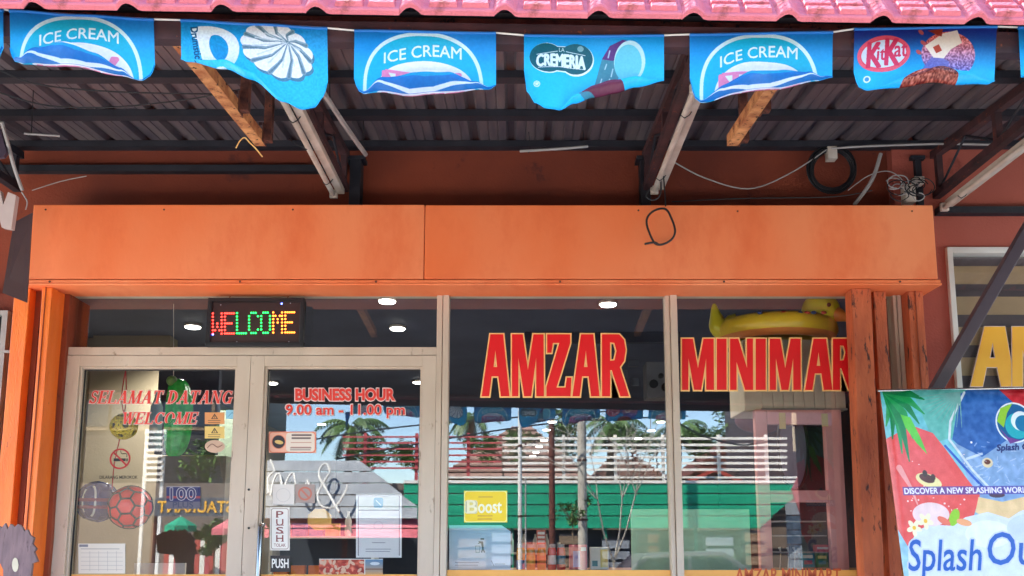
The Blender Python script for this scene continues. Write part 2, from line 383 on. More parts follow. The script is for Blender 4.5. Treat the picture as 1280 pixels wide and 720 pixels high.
def printmat(name, cv, rough=.4, transl=0, alpha=1, sat=1):
    m, n, b = newmat(name); N = n.nodes.new; L = n.links.new
    t = N("ShaderNodeTexImage"); t.image = cv.image(name); t.interpolation = 'Cubic'; t.extension = 'EXTEND'
    uv = N("ShaderNodeUVMap"); L(uv.outputs[0], t.inputs[0])
    L(t.outputs[0], b.inputs['Base Color']); b.inputs['Roughness'].default_value = rough
    if transl:
        tr = N("ShaderNodeBsdfTranslucent"); L(t.outputs[0], tr.inputs[0]); mx = N("ShaderNodeMixShader"); mx.inputs[0].default_value = transl
        L(b.outputs[0], mx.inputs[1]); L(tr.outputs[0], mx.inputs[2]); L(mx.outputs[0], n.nodes['Material Output'].inputs[0])
    b.inputs['Alpha'].default_value = alpha
    return m
def sheet(name, corners, mat, th=.003, parent=None, nx=1, ny=1, bulge=None, out=None, **t):
    """printed sheet: corners TL,TR,BR,BL (world); front printed, small thickness behind"""
    TL, TR, BR, BL = [Vector(c) for c in corners]; vs = []; uv = []
    nrm = (TR-TL).cross(BL-TL).normalized()
    if nrm.y > 0: nrm = -nrm
    for j in range(ny+1):
        for i in range(nx+1):
            a, b = i/nx, j/ny; p = (TL*(1-a)+TR*a)*(1-b)+(BL*(1-a)+BR*a)*b
            if bulge: p = p + nrm*bulge(a, b)
            if out: p = p + Vector(out(a, b))
            vs.append(p); uv.append((a, 1-b))
    n = len(vs); fs = [(j*(nx+1)+i, (j+1)*(nx+1)+i, (j+1)*(nx+1)+i+1, j*(nx+1)+i+1) for j in range(ny) for i in range(nx)]
    ff = len(fs); vs2 = [p - nrm*th for p in vs]
    fs += [tuple(reversed([k+n for k in f])) for f in fs[:ff]]
    ring = [i for i in range(nx+1)] + [(j)*(nx+1)+nx for j in range(1, ny+1)] + [ny*(nx+1)+i for i in range(nx-1, -1, -1)] + [j*(nx+1) for j in range(ny-1, 0, -1)]
    fs += [(ring[i], ring[(i+1) % len(ring)], ring[(i+1) % len(ring)]+n, ring[i]+n) for i in range(len(ring))]
    allv = vs + vs2; a = np.array([tuple(v) for v in allv]); c = (a.min(0)+a.max(0))/2
    if parent is None: c[2] = a[:, 2].min()
    me = bpy.data.meshes.new(name); me.from_pydata([tuple(Vector(v)-Vector(c)) for v in allv], [], fs); me.materials.append(mat)
    ul = me.uv_layers.new(name='UVMap'); uvs = uv + uv
    for l in me.loops: ul.data[l.index].uv = uvs[l.vertex_index]
    if bulge or out: me.polygons.foreach_set('use_smooth', [True]*len(me.polygons))
    o = link(name, me, parent, c)
    if t: tag(o, **t)
    return o
def prect(x0, y0, x1, y1, Y): return (P(x0,y0,Y), P(x1,y0,Y), P(x1,y1,Y), P(x0,y1,Y))
# ------------------------------------------------------------------ printed designs
def cv_ice():
    c = Canvas(180, 135, 3.2, (0, 130, 210)); c.grad((24, 128, 212), (20, 188, 242), 0, 60)  # darker blue at the top is the eave's shade put into the print
    se = lambda cx, cy, rx, ry, p=2.4: (np.abs((c.X-cx)/rx)**p + np.abs((c.Y-cy)/ry)**p <= 1)
    c.mask(se(88, 74, 76, 73).astype(float), (214, 244, 250)); c.mask(se(88, 74, 71.5, 68.5).astype(float), (22, 182, 220))
    c.mask(se(92, 84, 62, 48).astype(float), (238, 244, 250))
    c.text("ICE CREAM", 38, 17, 136, 31, (226, 246, 250), bold=.03, arc=7, tilt=-5)
    p = (240, 140, 180)
    c.text("N", 38, 54, 58, 84, p, bold=.1); c.rect(40, 50, 108, 54, p); c.text("estl", 62, 58, 112, 84, p, bold=.1); c.text("é", 118, 52, 138, 86, p, bold=.1)
    c.rect(0, 104, 180, 135, (10, 110, 182)); c.line([(14, 132), (40, 118), (70, 111), (100, 111), (140, 118), (168, 128)], 3.6, (206, 226, 244))
    c.poly([(50, 135), (64, 126), (90, 121), (120, 124), (146, 135)], (0, 146, 190)); c.poly([(60, 135), (80, 128), (104, 128), (130, 135)], (230, 236, 240)); c.noise(.02, 2, 3); return c
def cv_drum():
    c = Canvas(183, 120, 3.2, (0, 160, 230)); c.grad((16, 142, 216), (30, 190, 242), 0, 50)  # eave shade painted in as a darker top of the blue
    w = (232, 246, 252)
    def bez(p, n=14):
        o = []
        for i in range(0, len(p)-1, 3):
            for k in range(n):
                t = k/n; a = [(1-t)**3, 3*t*(1-t)**2, 3*t*t*(1-t), t**3]; o.append(tuple(sum(a[q]*p[i+q][d] for q in range(4)) for d in (0, 1)))
        return o
    c.poly(bez([(12, 10), (30, 4), (70, 2), (74, 30), (76, 52), (60, 66), (46, 60), (36, 54), (30, 54), (27, 48), (22, 30), (22, 24), (20, 24), (13, 22), (12, 14), (12, 10)]), w)
    c.poly(bez([(38, 19), (46, 12), (60, 22), (60, 34), (60, 50), (48, 52), (43, 46), (36, 38), (34, 26), (38, 19)]), (0, 150, 212))
    c.text("Drumstick", -3, 27, 43, 36, (0, 84, 130), bold=.06, rot=1.42)
    cx, cy = 120, 31
    o = []
    for k in range(180):
        a = 2*math.pi*k/180; q = 1+.10*abs(math.sin(a*5.5+.4))-.05; o.append((cx+43*q*math.cos(a+.15), cy+31*q*math.sin(a+.15)+.18*43*math.cos(a)))
    c.poly([(x+2, y+4) for x, y in o], (70, 130, 158)); c.poly(o, (240, 247, 250))
    for k in range(11):
        a = (k*math.pi/5.5)-.08; ex, ey = cx+41*math.cos(a+.15), cy+30*math.sin(a+.15)+.18*41*math.cos(a)
        mx, my = (134*.45+ex*.55)+5*math.sin(a), (20*.45+ey*.55)-4*math.cos(a)
        c.line([(134, 20), (mx, my), (ex, ey)], [.8, 3.2, 6], (126, 160, 176), .9); c.line([(134, 20), (mx-1, my+1.5), (ex, ey)], [.4, 1.4, 3], (84, 118, 136), .8)
        a2 = a+.28; ex, ey = cx+30*math.cos(a2), cy+20*math.sin(a2)+5*math.cos(a2); c.line([(132, 22), (ex, ey)], [.5, 2.2], (204, 220, 228), .8)
    c.noise(.05, 1.6, 4); return c
def cv_crem():
    c = Canvas(176, 110, 3.2, (0, 158, 232)); c.grad((16, 150, 220), (30, 192, 244), 0, 40)  # blue darkened at the top to paint in shade from the eave
    t = (12, 92, 104); w = (225, 244, 244)
    c.ell(29, 29, 22, 19.5, w); c.ell(66, 30, 22, 19.5, w); c.rect(28, 13, 66, 45, w); c.ell(28.5, 28.5, 21.5, 18.5, t); c.ell(65, 28.5, 21.5, 18.5, t); c.rect(28, 14, 65, 43.5, t)
    c.text("CREMERIA", 16, 23, 77, 38, w, bold=.07, arc=3); c.text("LA", 44, 15, 51, 20, w, bold=.03)
    c.line([(16, 25), (42, 19.5)], .8, w); c.line([(53, 19.5), (77, 24)], .8, w); c.line([(18, 42), (46, 38.5), (77, 41)], .8, w); c.ell(71, 16, 4, 3.5, (120, 170, 176))
    c.ell(16, 64, 4.2, 4.2, w, ring=.9); 
    for k in range(8): c.line([(16, 64), (16+3*math.cos(k*.785), 64+3*math.sin(k*.785))], .9, w)
    c.poly([(98, 28), (108, 12), (124, 6), (140, 10), (126, 36), (116, 58), (88, 84), (60, 104), (72, 84), (88, 64)], (66, 140, 160))
    c.poly([(98, 28), (108, 12), (124, 5), (140, 9), (126, 22), (112, 30)], (92, 44, 120)); c.poly([(72, 88), (96, 70), (112, 60), (130, 60), (120, 84), (80, 104)], (110, 40, 70))
    c.ell(133, 32, 19.5, 26, (196, 236, 242)); c.ell(131, 34, 17, 23, (104, 206, 226)); c.ell(106, 60, 12, 5, (238, 226, 226))
    for (x, y, l) in ((108, 18, 8), (104, 34, 6), (112, 40, 9), (98, 52, 6), (108, 52, 7)): c.line([(x, y), (x-2, y+l)], 1.6, (190, 226, 236), .8)
    c.noise(.02, 1.5, 5); return c
def cv_kit():
    c = Canvas(180, 95, 3.2, (0, 130, 210)); c.grad((30, 50, 140), (24, 184, 240), 4, 55)  # dark navy top paints the eave's shadow into this flag
    c.ell(37, 32, 33, 23, (236, 90, 110), rot=-.12); c.ell(37, 32, 29, 18.5, (214, 226, 240), rot=-.12); c.ell(37, 32, 29, 18.5, (232, 60, 80), rot=-.12, ring=1)
    r = (216, 50, 90)
    c.text("K", 16, 18, 32, 48, r, bold=.05, shear=.1); c.text("it", 28, 24, 39, 40, r, bold=.04, shear=.1); c.text("K", 38, 14, 55, 46, r, bold=.05, shear=.1); c.text("at", 50, 20, 66, 36, r, bold=.04, shear=.1)
    c.ell(16, 63, 4.4, 4.4, (220, 240, 250)); c.ell(16, 63, 2.6, 2.6, (60, 150, 210))
    m = (((c.X-118)/35)**2+((c.Y-36)/30)**2 <= 1).astype(float)
    c.grad((230, 110, 90), (120, 130, 220), 8, 62, m); c.noise(.28, 1.5, 6, m)
    c.poly([(78, 60), (100, 34), (120, 44), (112, 66), (90, 76)], (110, 120, 200), .8)
    c.poly([(88, 24), (112, 8), (130, 4), (136, 20), (122, 28), (112, 40), (98, 40)], (246, 232, 214)); c.poly([(98, 26), (106, 22), (110, 30), (102, 34)], (196, 80, 60))
    c.poly([(92, 4), (112, 2), (110, 12), (104, 10)], (150, 50, 30)); 
    for (x, y) in ((84, 6), (86, 20), (80, 32)): c.ell(x, y, 4, 2.4, (190, 90, 90), rot=.8)
    m = (((c.X-92)/36)**2+((c.Y-76)/22)**2 <= 1).astype(float); c.grad((200, 90, 60), (110, 40, 30), 58, 92, m); c.noise(.3, 1.6, 9, m)
    c.noise(.02, 1.5, 5); return c
def cv_splash():
    c = Canvas(300, 275, 3, (120, 190, 210)); c.grad((90, 190, 200), (150, 200, 220), 0, 150)
    c.poly([(40, 0), (110, 0), (100, 30), (84, 60), (60, 66)], (100, 186, 176))
    c.poly([(100, 6), (112, 0), (172, 0), (200, 40), (180, 60), (160, 90), (130, 110), (84, 62)], (52, 104, 178))
    c.poly([(150, 0), (190, 0), (230, 30), (210, 60), (178, 28)], (206, 50, 60))
    c.poly([(86, 66), (120, 84), (160, 60), (300, 50), (300, 170), (110, 150)], (136, 170, 212))
    c.line([(106, 4), (84, 40), (80, 62), (106, 100), (124, 120)], 3, (214, 226, 234)); c.noise(.06, 4, 1)
    c.poly([(0, 60), (34, 44), (60, 54), (74, 74), (96, 108), (112, 130), (100, 158), (16, 200), (0, 170)], (236, 84, 82))
    c.poly([(10, 80), (60, 70), (90, 120), (70, 150), (30, 120)], (240, 92, 90), .6)
    for k in range(26):
        random.seed(k); x, y = random.uniform(8, 100), random.uniform(80, 160); c.ell(x, y, random.uniform(.4, 1.6), random.uniform(.4, 1.2), (255, 225, 220))
    c.line([(12, 96), (24, 120), (30, 140)], [8, 4, 2], (250, 190, 184), .7); c.line([(74, 70), (104, 106), (124, 128)], 3, (40, 90, 190))
    c.ell(48, 112, 17, 8, (244, 226, 160), rot=.35); c.ell(46, 109, 10, 5, (90, 40, 40), rot=.35); c.ell(44, 103, 3, 4, (60, 40, 40)); c.ell(54, 108, 3, 4, (70, 40, 40))
    c.line([(100, 86), (120, 80)], 3, (240, 244, 250), .7); c.ell(126, 91, 7, 6, (236, 214, 170)); c.ell(126, 90, 4, 3, (110, 60, 50)); c.ell(108, 66, 1.5, 1.5, (255, 255, 255))
    c.poly([(104, 150), (110, 132), (140, 138), (180, 130), (176, 156), (130, 166)], (240, 204, 150)); c.ell(134, 130, 10, 3, (80, 60, 80)); c.ell(126, 125, 2.4, 4, (60, 40, 60)); c.ell(142, 126, 2.4, 4, (90, 50, 60))
    # leaves
    for k, (x, y) in enumerate(((2, 44), (8, 60), (18, 78), (26, 88), (34, 60), (44, 42), (52, 30), (54, 12))):
        c.line([(6, 0), ((6+x)/2+6, y/2-2), (x, y)], [7, 9, 1.5], (18, 132, 74) if k % 2 else (34, 156, 84))
    c.poly([(22, 30), (34, 34), (44, 60), (50, 80), (38, 66), (26, 46)], (96, 206, 60))
    for k in range(12):
        a = .1+k*.13; c.line([(100, 4), (100-52*math.cos(a), 4+44*math.sin(a))], [2.4, .5], (120, 176, 170))
    c.poly([(10, 196), (24, 172), (44, 164), (74, 166), (90, 156), (120, 150), (146, 158), (160, 150), (190, 140), (240, 146), (300, 140), (300, 275), (0, 275)], (222, 228, 244))
    c.ell(118, 176, 30, 16, (236, 240, 250)); c.ell(176, 170, 34, 18, (206, 216, 238)); c.ell(46, 152, 24, 14, (246, 214, 214)); c.noise(.03, 6, 2)
    for (fx, fy) in ((22, 168), (38, 160)):
        for k in range(5):
            a = k*1.257+.3; c.ell(fx+5.5*math.cos(a), fy+5.5*math.sin(a), 5, 3, (250, 240, 200), rot=a)
        c.ell(fx, fy, 2.4, 2.4, (246, 190, 60))
    c.ell(76, 156, 11, 6, (150, 206, 50), rot=-1.1); c.ell(62, 160, 9, 4, (240, 120, 100), rot=.5); c.ell(88, 162, 10, 4, (246, 170, 120), rot=.2)
    for k in range(60):
        r = random.Random(k+50); x, y = r.uniform(100, 240), r.uniform(60, 120); c.line([(x, y), (x+r.uniform(-8, 8), y+r.uniform(-5, 5))], r.uniform(.4, 1.6), (214, 226, 244), .5)
    c.rect(13, 119, 300, 129, (84, 70, 160), .8); c.text("DISCOVER A NEW SPLASHING WORLD", 15, 120.5, 178, 127.5, (244, 240, 250), bold=.06)
    c.text("Splash", 8, 182, 106, 230, (206, 214, 238), bold=.055, shear=.25); c.text("Splash", 8, 182, 106, 230, (40, 92, 182), bold=.012, shear=.25)
    c.text("Out", 115, 174, 192, 212, (206, 214, 238), bold=.07, shear=.2); c.text("Out", 115, 174, 192, 212, (40, 92, 182), bold=.016, shear=.2)
    c.text("LANGKAWI", 60, 225, 126, 233, (90, 100, 150), bold=.01)
    c.ell(166, 42, 24, 25, (232, 240, 246)); c.ell(166, 42, 22, 23, (24, 96, 150)); c.ell(170, 46, 16, 16, (40, 176, 190)); c.ell(174, 40, 12, 12, (230, 244, 246)); c.ell(177, 43, 10, 10, (24, 120, 170))
    c.poly([(144, 40), (150, 24), (166, 18), (158, 30), (152, 48)], (150, 206, 60)); c.poly([(146, 48), (156, 60), (172, 64), (158, 68)], (120, 70, 150))
    c.text("Splash Out", 140, 68, 192, 78, (36, 50, 110), bold=.06, shear=.2, tilt=-1); c.noise(.015, 1, 8); return c
# ================================================================== setting
def ground():
    MB().box((-150, -260, -.7), (150, 150, -.34)).build('ground', M['earth'], kind='structure')
    MB().box((-40, -7.2, -.5), (40, -1.2, -.33)).build('road', M['asphalt'], kind='structure')
    MB().box((-40, -1.2, -.45), (40, 3.3, -.30)).build('pavement', M['conc'], kind='structure')
    MB().box((-5.2, 3.3, -.4), (6.2, YG+13, 0)).build('shop_floor', M['tilef'], kind='structure')
    MB().box((-40, -13, -.45), (40, -7.2, -.22)).build('far_pavement', M['conc'], kind='structure')
    m = MB()
    for k in range(9): m.box((-30+k*7, -4.3, -.33), (-27.5+k*7, -4.18, -.325))
    m.build('road_marking', M['white'], kind='structure')
ground()
def zdeck(Y): return EYE + 2.17 - .087*(YG - Y)
zt = zpx(370, YG)                                     # underside of the wall above the glass
xl = xpx(87, 400, YG); xr = xpx(1124, 400, YG)
wl, wr = xpx(1184, 316, 4.6), xpx(1560, 316, 4.6)
# shop walls
w = MB()
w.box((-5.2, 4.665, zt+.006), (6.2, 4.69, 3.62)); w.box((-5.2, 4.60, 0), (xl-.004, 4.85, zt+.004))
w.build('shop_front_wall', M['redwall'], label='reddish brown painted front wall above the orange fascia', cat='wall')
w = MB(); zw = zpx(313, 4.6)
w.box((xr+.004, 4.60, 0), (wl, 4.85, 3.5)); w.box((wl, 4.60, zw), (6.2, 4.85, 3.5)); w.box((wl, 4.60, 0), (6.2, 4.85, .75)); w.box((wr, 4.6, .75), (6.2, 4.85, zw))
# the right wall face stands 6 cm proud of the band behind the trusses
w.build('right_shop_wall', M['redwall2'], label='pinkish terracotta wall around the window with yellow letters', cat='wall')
# dark pilasters on the wall above the fascia
for (a, b, lab) in ((438, 452, 'dark steel post on the red wall right of the left tube light'), (800, 812, 'dark steel post on the red wall behind the centre tube light'), (1142, 1150, 'thin dark post on the red wall beside the tangled junction box')):
    x0, x1 = xpx(a, 215, 4.6), xpx(b, 215, 4.6)
    t = thing('wall_post', lab, 'steel post', (x0, 4.6, zt), 'steel posts against the wall above the fascia')
    MB().box((x0, 4.575, zt+.1), (x1, 4.66, 3.36)).build('post', M['beam'], t, bevel=.003)
    MB().box((x0-.02, 4.57, 3.36), (x1+.02, 4.66, 3.38)).build('cap_plate', M['beam'], t)
b = MB(); b.box((xpx(1170, 263, 4.58), 4.545, zpx(267, 4.56)), (3.9, 4.6, zpx(259, 4.56))); b.build('wall_rail', M['beam'], label='dark horizontal steel rail on the wall right of the fascia', cat='rail')
b = MB(); b.box((-3.4, 4.62, zpx(212, 4.6)), (xpx(430, 210, 4.6), 4.664, zpx(204, 4.6))); b.build('wall_ledge', M['beam'], label='dark ledge running along the shaded wall at upper left', cat='ledge')
# fascia
yf = 4.40
fx0, fx1, fs = xpx(38, 300, yf), xpx(1169.5, 300, yf), xpx(530.5, 300, yf); fz0, fz1 = zpx(357, yf), zpx(255.5, yf)
ft = thing('shop_fascia', 'long bright orange boxed fascia above the shop front', 'fascia', ((fx0+fx1)/2, yf, fz0))
MB().box((fx0, yf, fz0+.035), (fs-.0015, yf+.205, fz1)).build('fascia_panel', M['orange'], ft, bevel=.006)
MB().box((fs+.0015, yf+.001, fz0+.035), (fx1, yf+.205, fz1-.002)).build('fascia_panel', M['orange'], ft, bevel=.006)
lp = MB(); lp.box((fx0-.018, yf-.012, fz0), (fx1+.012, yf+.21, fz0+.012)); lp.box((fx0-.012, yf-.008, fz0+.0125), (fx1+.008, yf+.2, fz0+.030))
lp.build('bottom_trim', M['orange'], ft, bevel=.004)
for px in (62, 300, 470, 700, 905, 1125): 
    MB().lathe(P(px, 352, yf-.010), [(0.001, -.004), (.005, -.003), (.006, 0)], 8, 'y').build('screw', M['rustd'], ft)
for (px, py) in ((57, 262), (205, 262), (366, 262), (798, 263), (922, 264), (1140, 264)):
    MB().lathe(P(px, py, yf-.0005), [(0.001, -.004), (.004, -.003), (.005, 0)], 8, 'y').build('screw', M['rustd'], ft)
sf = MB(); sf.box((fx0+.01, yf+.212, fz0+.004), (fx1-.01, 4.664, fz0+.02)); sf.build('soffit', M['orange'], ft)
# posts under the fascia
def post(pa, pb, Y, D, mat, lab, name='wooden_post', lean=0, ext=None):
    x0, x1 = xpx(pa, 400, Y), xpx(pb, 400, Y); z1 = fz0 + (.001 if Y > yf+.2 else -.001)
    m = MB(); n = 14; rr = random.Random(int(pa)); vs = []; fs = []
    for i in range(n+1):
        z = z1*i/n; dx = lean*(1-i/n); j = [rr.uniform(-.0016, .0016) for _ in range(4)]
        vs += [(x0+dx+j[0], Y+j[1], z), (x1+dx+j[2], Y+j[3], z), (x1+dx+j[2], Y+D, z), (x0+dx+j[0], Y+D, z)]
    for i in range(n):
        for k in range(4): fs.append((i*4+k, i*4+(k+1)%4, (i+1)*4+(k+1)%4, (i+1)*4+k))
    fs += [(3,2,1,0), tuple(n*4+k for k in range(4))]
    m.add(vs, fs); g = MB().add([(v[0], v[1]-.004 if k % 4 < 2 else v[1], v[2]) for k, v in enumerate(vs)], fs)
    t = thing(name, lab, 'post', ((x0+x1)/2, Y, 0), 'orange posts beside the shop front')
    m.build('post', mat, t, bevel=.003)
    return t, x0, x1, z1
t, a, b_, z1 = post(15, 34, 4.44, .12, M['orange_l'], 'glossy orange post at the far left edge of the shop front')
MB().box((b_+.001, 4.50, 0), (xpx(49, 400, 4.5), 4.60, z1)).build('rebate', M['brown'], t)
t, a, b_, z1 = post(50, 62, 4.43, .14, M['orange_l'], 'bright orange narrow post between two brown strips, left of the door')
MB().box((a+.018, 4.424, 0), (a+.021, 4.43, z1)).build('bead', M['brown'], t)
t, a, b_, z1 = post(69, 85, 4.56, .10, M['brown'], 'brownish orange strip directly against the left door frame')
t, a, b_, z1 = post(1067, 1091, 4.45, .1, M['post'], 'rough peeling orange post covering the end of the MINIMART lettering', lean=-.035)
t, a, b_, z1 = post(1094, 1109, 4.50, .1, M['post'], 'peeling orange post just right of the post that hides the lettering', lean=-.01)
t, a, b_, z1 = post(1137, 1156, 4.50, .1, M['post'], 'clean orange post left of the window with yellow letters')
MB().box((a+.035, 4.494, 0), (a+.039, 4.50, z1)).build('bead', M['brown'], t)
# ================================================================== glazing
xd0, xdm, xd1 = xpx(88, 450, YG), xpx(317, 450, YG), xpx(546.5, 450, YG)
xa0, xa1 = xpx(547, 400, YG), xpx(562, 400, YG); xb0, xb1 = xpx(830.5, 400, YG), xpx(844.5, 400, YG); xc0, xc1 = xpx(1113, 400, YG), xpx(1123, 400, YG)
zdt = zpx(446.5, YG); ztr = zpx(436, YG)
F0, F1 = 4.585, 4.662
gt = thing('shop_front_glazing', 'beige aluminium shop front framing with large reflecting panes', 'shop front', ((xl+xc1)/2, YG, 0))
def member(x0, x1, z0, z1, name='frame_member', y0=F0, y1=F1, bev=.003):
    MB().box((x0, y0, z0), (x1, y1, z1)).build(name, M['alu'], gt, bevel=bev)
member(xl, xd0-.002, 0, zt, 'left_jamb'); member(xd0, xd1, zdt+.003, ztr, 'transom_bar')
m = MB(); m.box((xa0, F0, 0), (xa0+.030, F1, zt)); m.box((xa0+.0335, F0-.006, 0), (xa1, F1, zt)); m.build('mullion', M['alu'], gt, bevel=.002)
m = MB(); m.box((xb0, F0+.004, 0), (xb0+.022, F1, zt)); m.box((xb0+.025, F0-.01, 0), (xb1, F1, zt)); m.build('mullion', M['alu'], gt, bevel=.002)
m = MB(); m.box((xc0, F0, 0), (xc0+.018, F1, zt)); m.box((xc0+.021, F0-.004, 0), (xc1, F1, zt)); m.build('right_jamb', M['alu'], gt, bevel=.002)
member(xa1, xb0, 0, .12, 'sill'); member(xb1, xc0, 0, .12, 'sill')
for (x0, x1) in ((xd0, xa0), (xa1, xb0), (xb1, xc0)): member(x0+.001, x1-.001, zt-.007, zt-.0015, 'head')
def pane(x0, x1, z0, z1, parent, name='glass_pane'):
    return MB().box((x0, YG, z0), (x1, YG+.006, z1)).build(name, M['glass'], parent)
pane(xd0, xa0, ztr, zt-.007, gt); pane(xa1, xb0, .12, zt-.007, gt); pane(xb1, xc0, .12, zt-.007, gt)
zb1 = zpx(712.5, 4.63)
for (x0, x1) in ((xa1+.002, xb0-.002), (xb1+.002, xc0-.002)):
    MB().box((x0, YG-.003, .2), (x1, YG-.0005, zb1)).build('amber_film', M['yband'], gt)
# double door
dt = thing('double_door', 'glazed double door in beige aluminium with stickers on both leaves', 'door', ((xd0+xd1)/2, YG, 0))
def leaf(x0, x1, hx, nm):
    sw = .072; top = .058; m = MB(); z0, z1 = .02, zdt
    m.box((x0, F0-.002, z0), (x0+sw, F1-.01, z1)); m.box((x1-sw, F0-.002, z0), (x1, F1-.01, z1))
    m.box((x0+sw, F0-.001, z1-top), (x1-sw, F1-.01, z1)); m.box((x0+sw, F0-.001, z0), (x1-sw, F1-.01, z0+.14))
    # mitre beads inside the stiles
    e = .012
    m.box((x0+sw, F0+.012, z0+.14), (x0+sw+e, F1-.012, z1-top)); m.box((x1-sw-e, F0+.012, z0+.14), (x1-sw, F1-.012, z1-top)); m.box((x0+sw+e, F0+.012, z1-top-e), (x1-sw-e, F1-.012, z1-top))
    o = m.build('door_leaf', M['alu'], dt, bevel=.002)
    WL = WLOC[o]; g = pane(x0+sw, x1-sw, z0+.14, z1-top, o)
    MB().box((x0+sw+e, YG-.003, .3), (x1-sw-e, YG-.0005, zpx(718, YG))).build('amber_film', M['yband'], o)
    gk = MB()
    for (a, b, c, d) in ((x0+sw+e, x0+sw+e+.004, z0+.15, z1-top-e), (x1-sw-e-.004, x1-sw-e, z0+.15, z1-top-e), (x0+sw+e+.004, x1-sw-e-.004, z1-top-e-.004, z1-top-e)): gk.box((a, YG-.012, c), (b, YG-.0005, d))
    gk.build('gasket', M['black'], o)
    return o
lf = leaf(xd0+.002, xdm-.001, 0, 0)
rt = leaf(xdm+.001, xd1-.001, 0, 0)
hp = [P(323.5, 658, 4.56), P(322, 657, 4.53)]
xh = P(323.5, 700, 4.53).x; zh = zpx(656, 4.53)
MB().tube([(xh, 4.585, zh), (xh, 4.54, zh), (xh, 4.528, zh-.012), (xh, 4.528, zh-.45), (xh, 4.585, zh-.46)], .011, 10).build('handle', M['steel'], rt, smooth=True)
for py in (612, 660): MB().lathe(P(311, py, 4.582), [(.001, -.004), (.006, -.003), (.007, .004)], 10, 'y').build('lock_rivet', M['black'], lf)
# right window
wt_ = thing('zebra_blind_window', 'white framed window with striped blind and yellow letters at right edge', 'window', (wl, 4.6, .75))
m = MB(); ww = wr
m.box((wl-.012, 4.575, .75), (wl+.018, 4.65, zw+.012)); m.box((wl+.018, 4.576, zw-.022), (ww, 4.65, zw+.012)); m.box((ww, 4.575, .75), (ww+.03, 4.65, zw+.012)); m.box((wl+.018, 4.576, .75), (ww, 4.65, .79)); m.build('frame', M['white'], wt_, bevel=.003)
MB().box((wl+.018, 4.625, .79), (ww, 4.63, zw-.022)).build('glass_pane', M['glass'], wt_)
flat('blind1', 196, 160, 122); flat('blind2', 96, 78, 80)
for k, (a, b, c) in enumerate(((322, 333, 2), (333, 356, 1), (356, 371, 2), (371, 394, 1), (394, 409, 2), (409, 432, 1), (432, 447, 2), (447, 470, 1), (470, 486, 2), (486, 509, 1))):
    MB().box((wl+.02, 4.640+.006*(c == 1), zpx(b, 4.65)), (ww, 4.645+.006*(c == 1), zpx(a, 4.65))).build('blind_band', M['blind%d' % c], wt_)
yl = thing('yellow_window_lettering', 'yellow letters A and M on the striped blind window', 'lettering', P(1240, 484, 4.62))
glyph(yl, 'A', 1213, 408.5, 1268, 483, 4.622, M['yellow'], M['creamw'], .004)
glyph(yl, 'M', 1265, 408.5, 1330, 483, 4.6195, M['yellow'], M['creamw'], .004)
# ================================================================== canopy
ct = thing('canopy_roof', 'grey corrugated metal canopy deck on dark purlins above the shop front', 'canopy roof', (0, 3.5, zdeck(3.5)))
def deck_sheet():
    prof = []; x = 0
    for k in range(5):
        prof += [(x, 0), (x+.045, 0), (x+.047, .004), (x+.053, .004), (x+.055, 0), (x+.095, 0), (x+.097, .004), (x+.103, .004), (x+.105, 0), (x+.142, 0), (x+.155, .03), (x+.187, .03)]; x += .2
    prof.append((x, 0)); n = len(prof); m = MB(); vs = []
    for (Y, off) in ((2.4, 0), (4.66, 0), (2.4, .006), (4.66, .006)):
        vs += [(p[0], Y, zdeck(Y)+p[1]+off) for p in prof]
    fs = []
    for i in range(n-1):
        fs += [(i, n+i, n+i+1, i+1), (2*n+i, 2*n+i+1, 3*n+i+1, 3*n+i), (i, i+1, 2*n+i+1, 2*n+i), (n+i, 3*n+i, 3*n+i+1, n+i+1)]
    m.add(vs, fs); c = (.5, 3.53, zdeck(3.53)); return m.mesh('roof_sheet', M['deck'], c, fix=True), Vector(c)
me, c0 = deck_sheet()
for k in range(11):
    link('roof_sheet', me, ct, c0 + Vector((-5.2+k*1.0, 0, 0)))
for Y in (2.82, 3.26, 3.697, 4.135, 4.56):
    z = zdeck(Y)-.002
    MB().box((-5.2, Y, z-.035), (5.8, Y+.035, z)).build('purlin', M['beam'], ct)
    MB().box((-5.2, Y+.035, z-.035), (5.8, Y+.055, z-.031)).build('purlin_flange', M['beam'], ct)
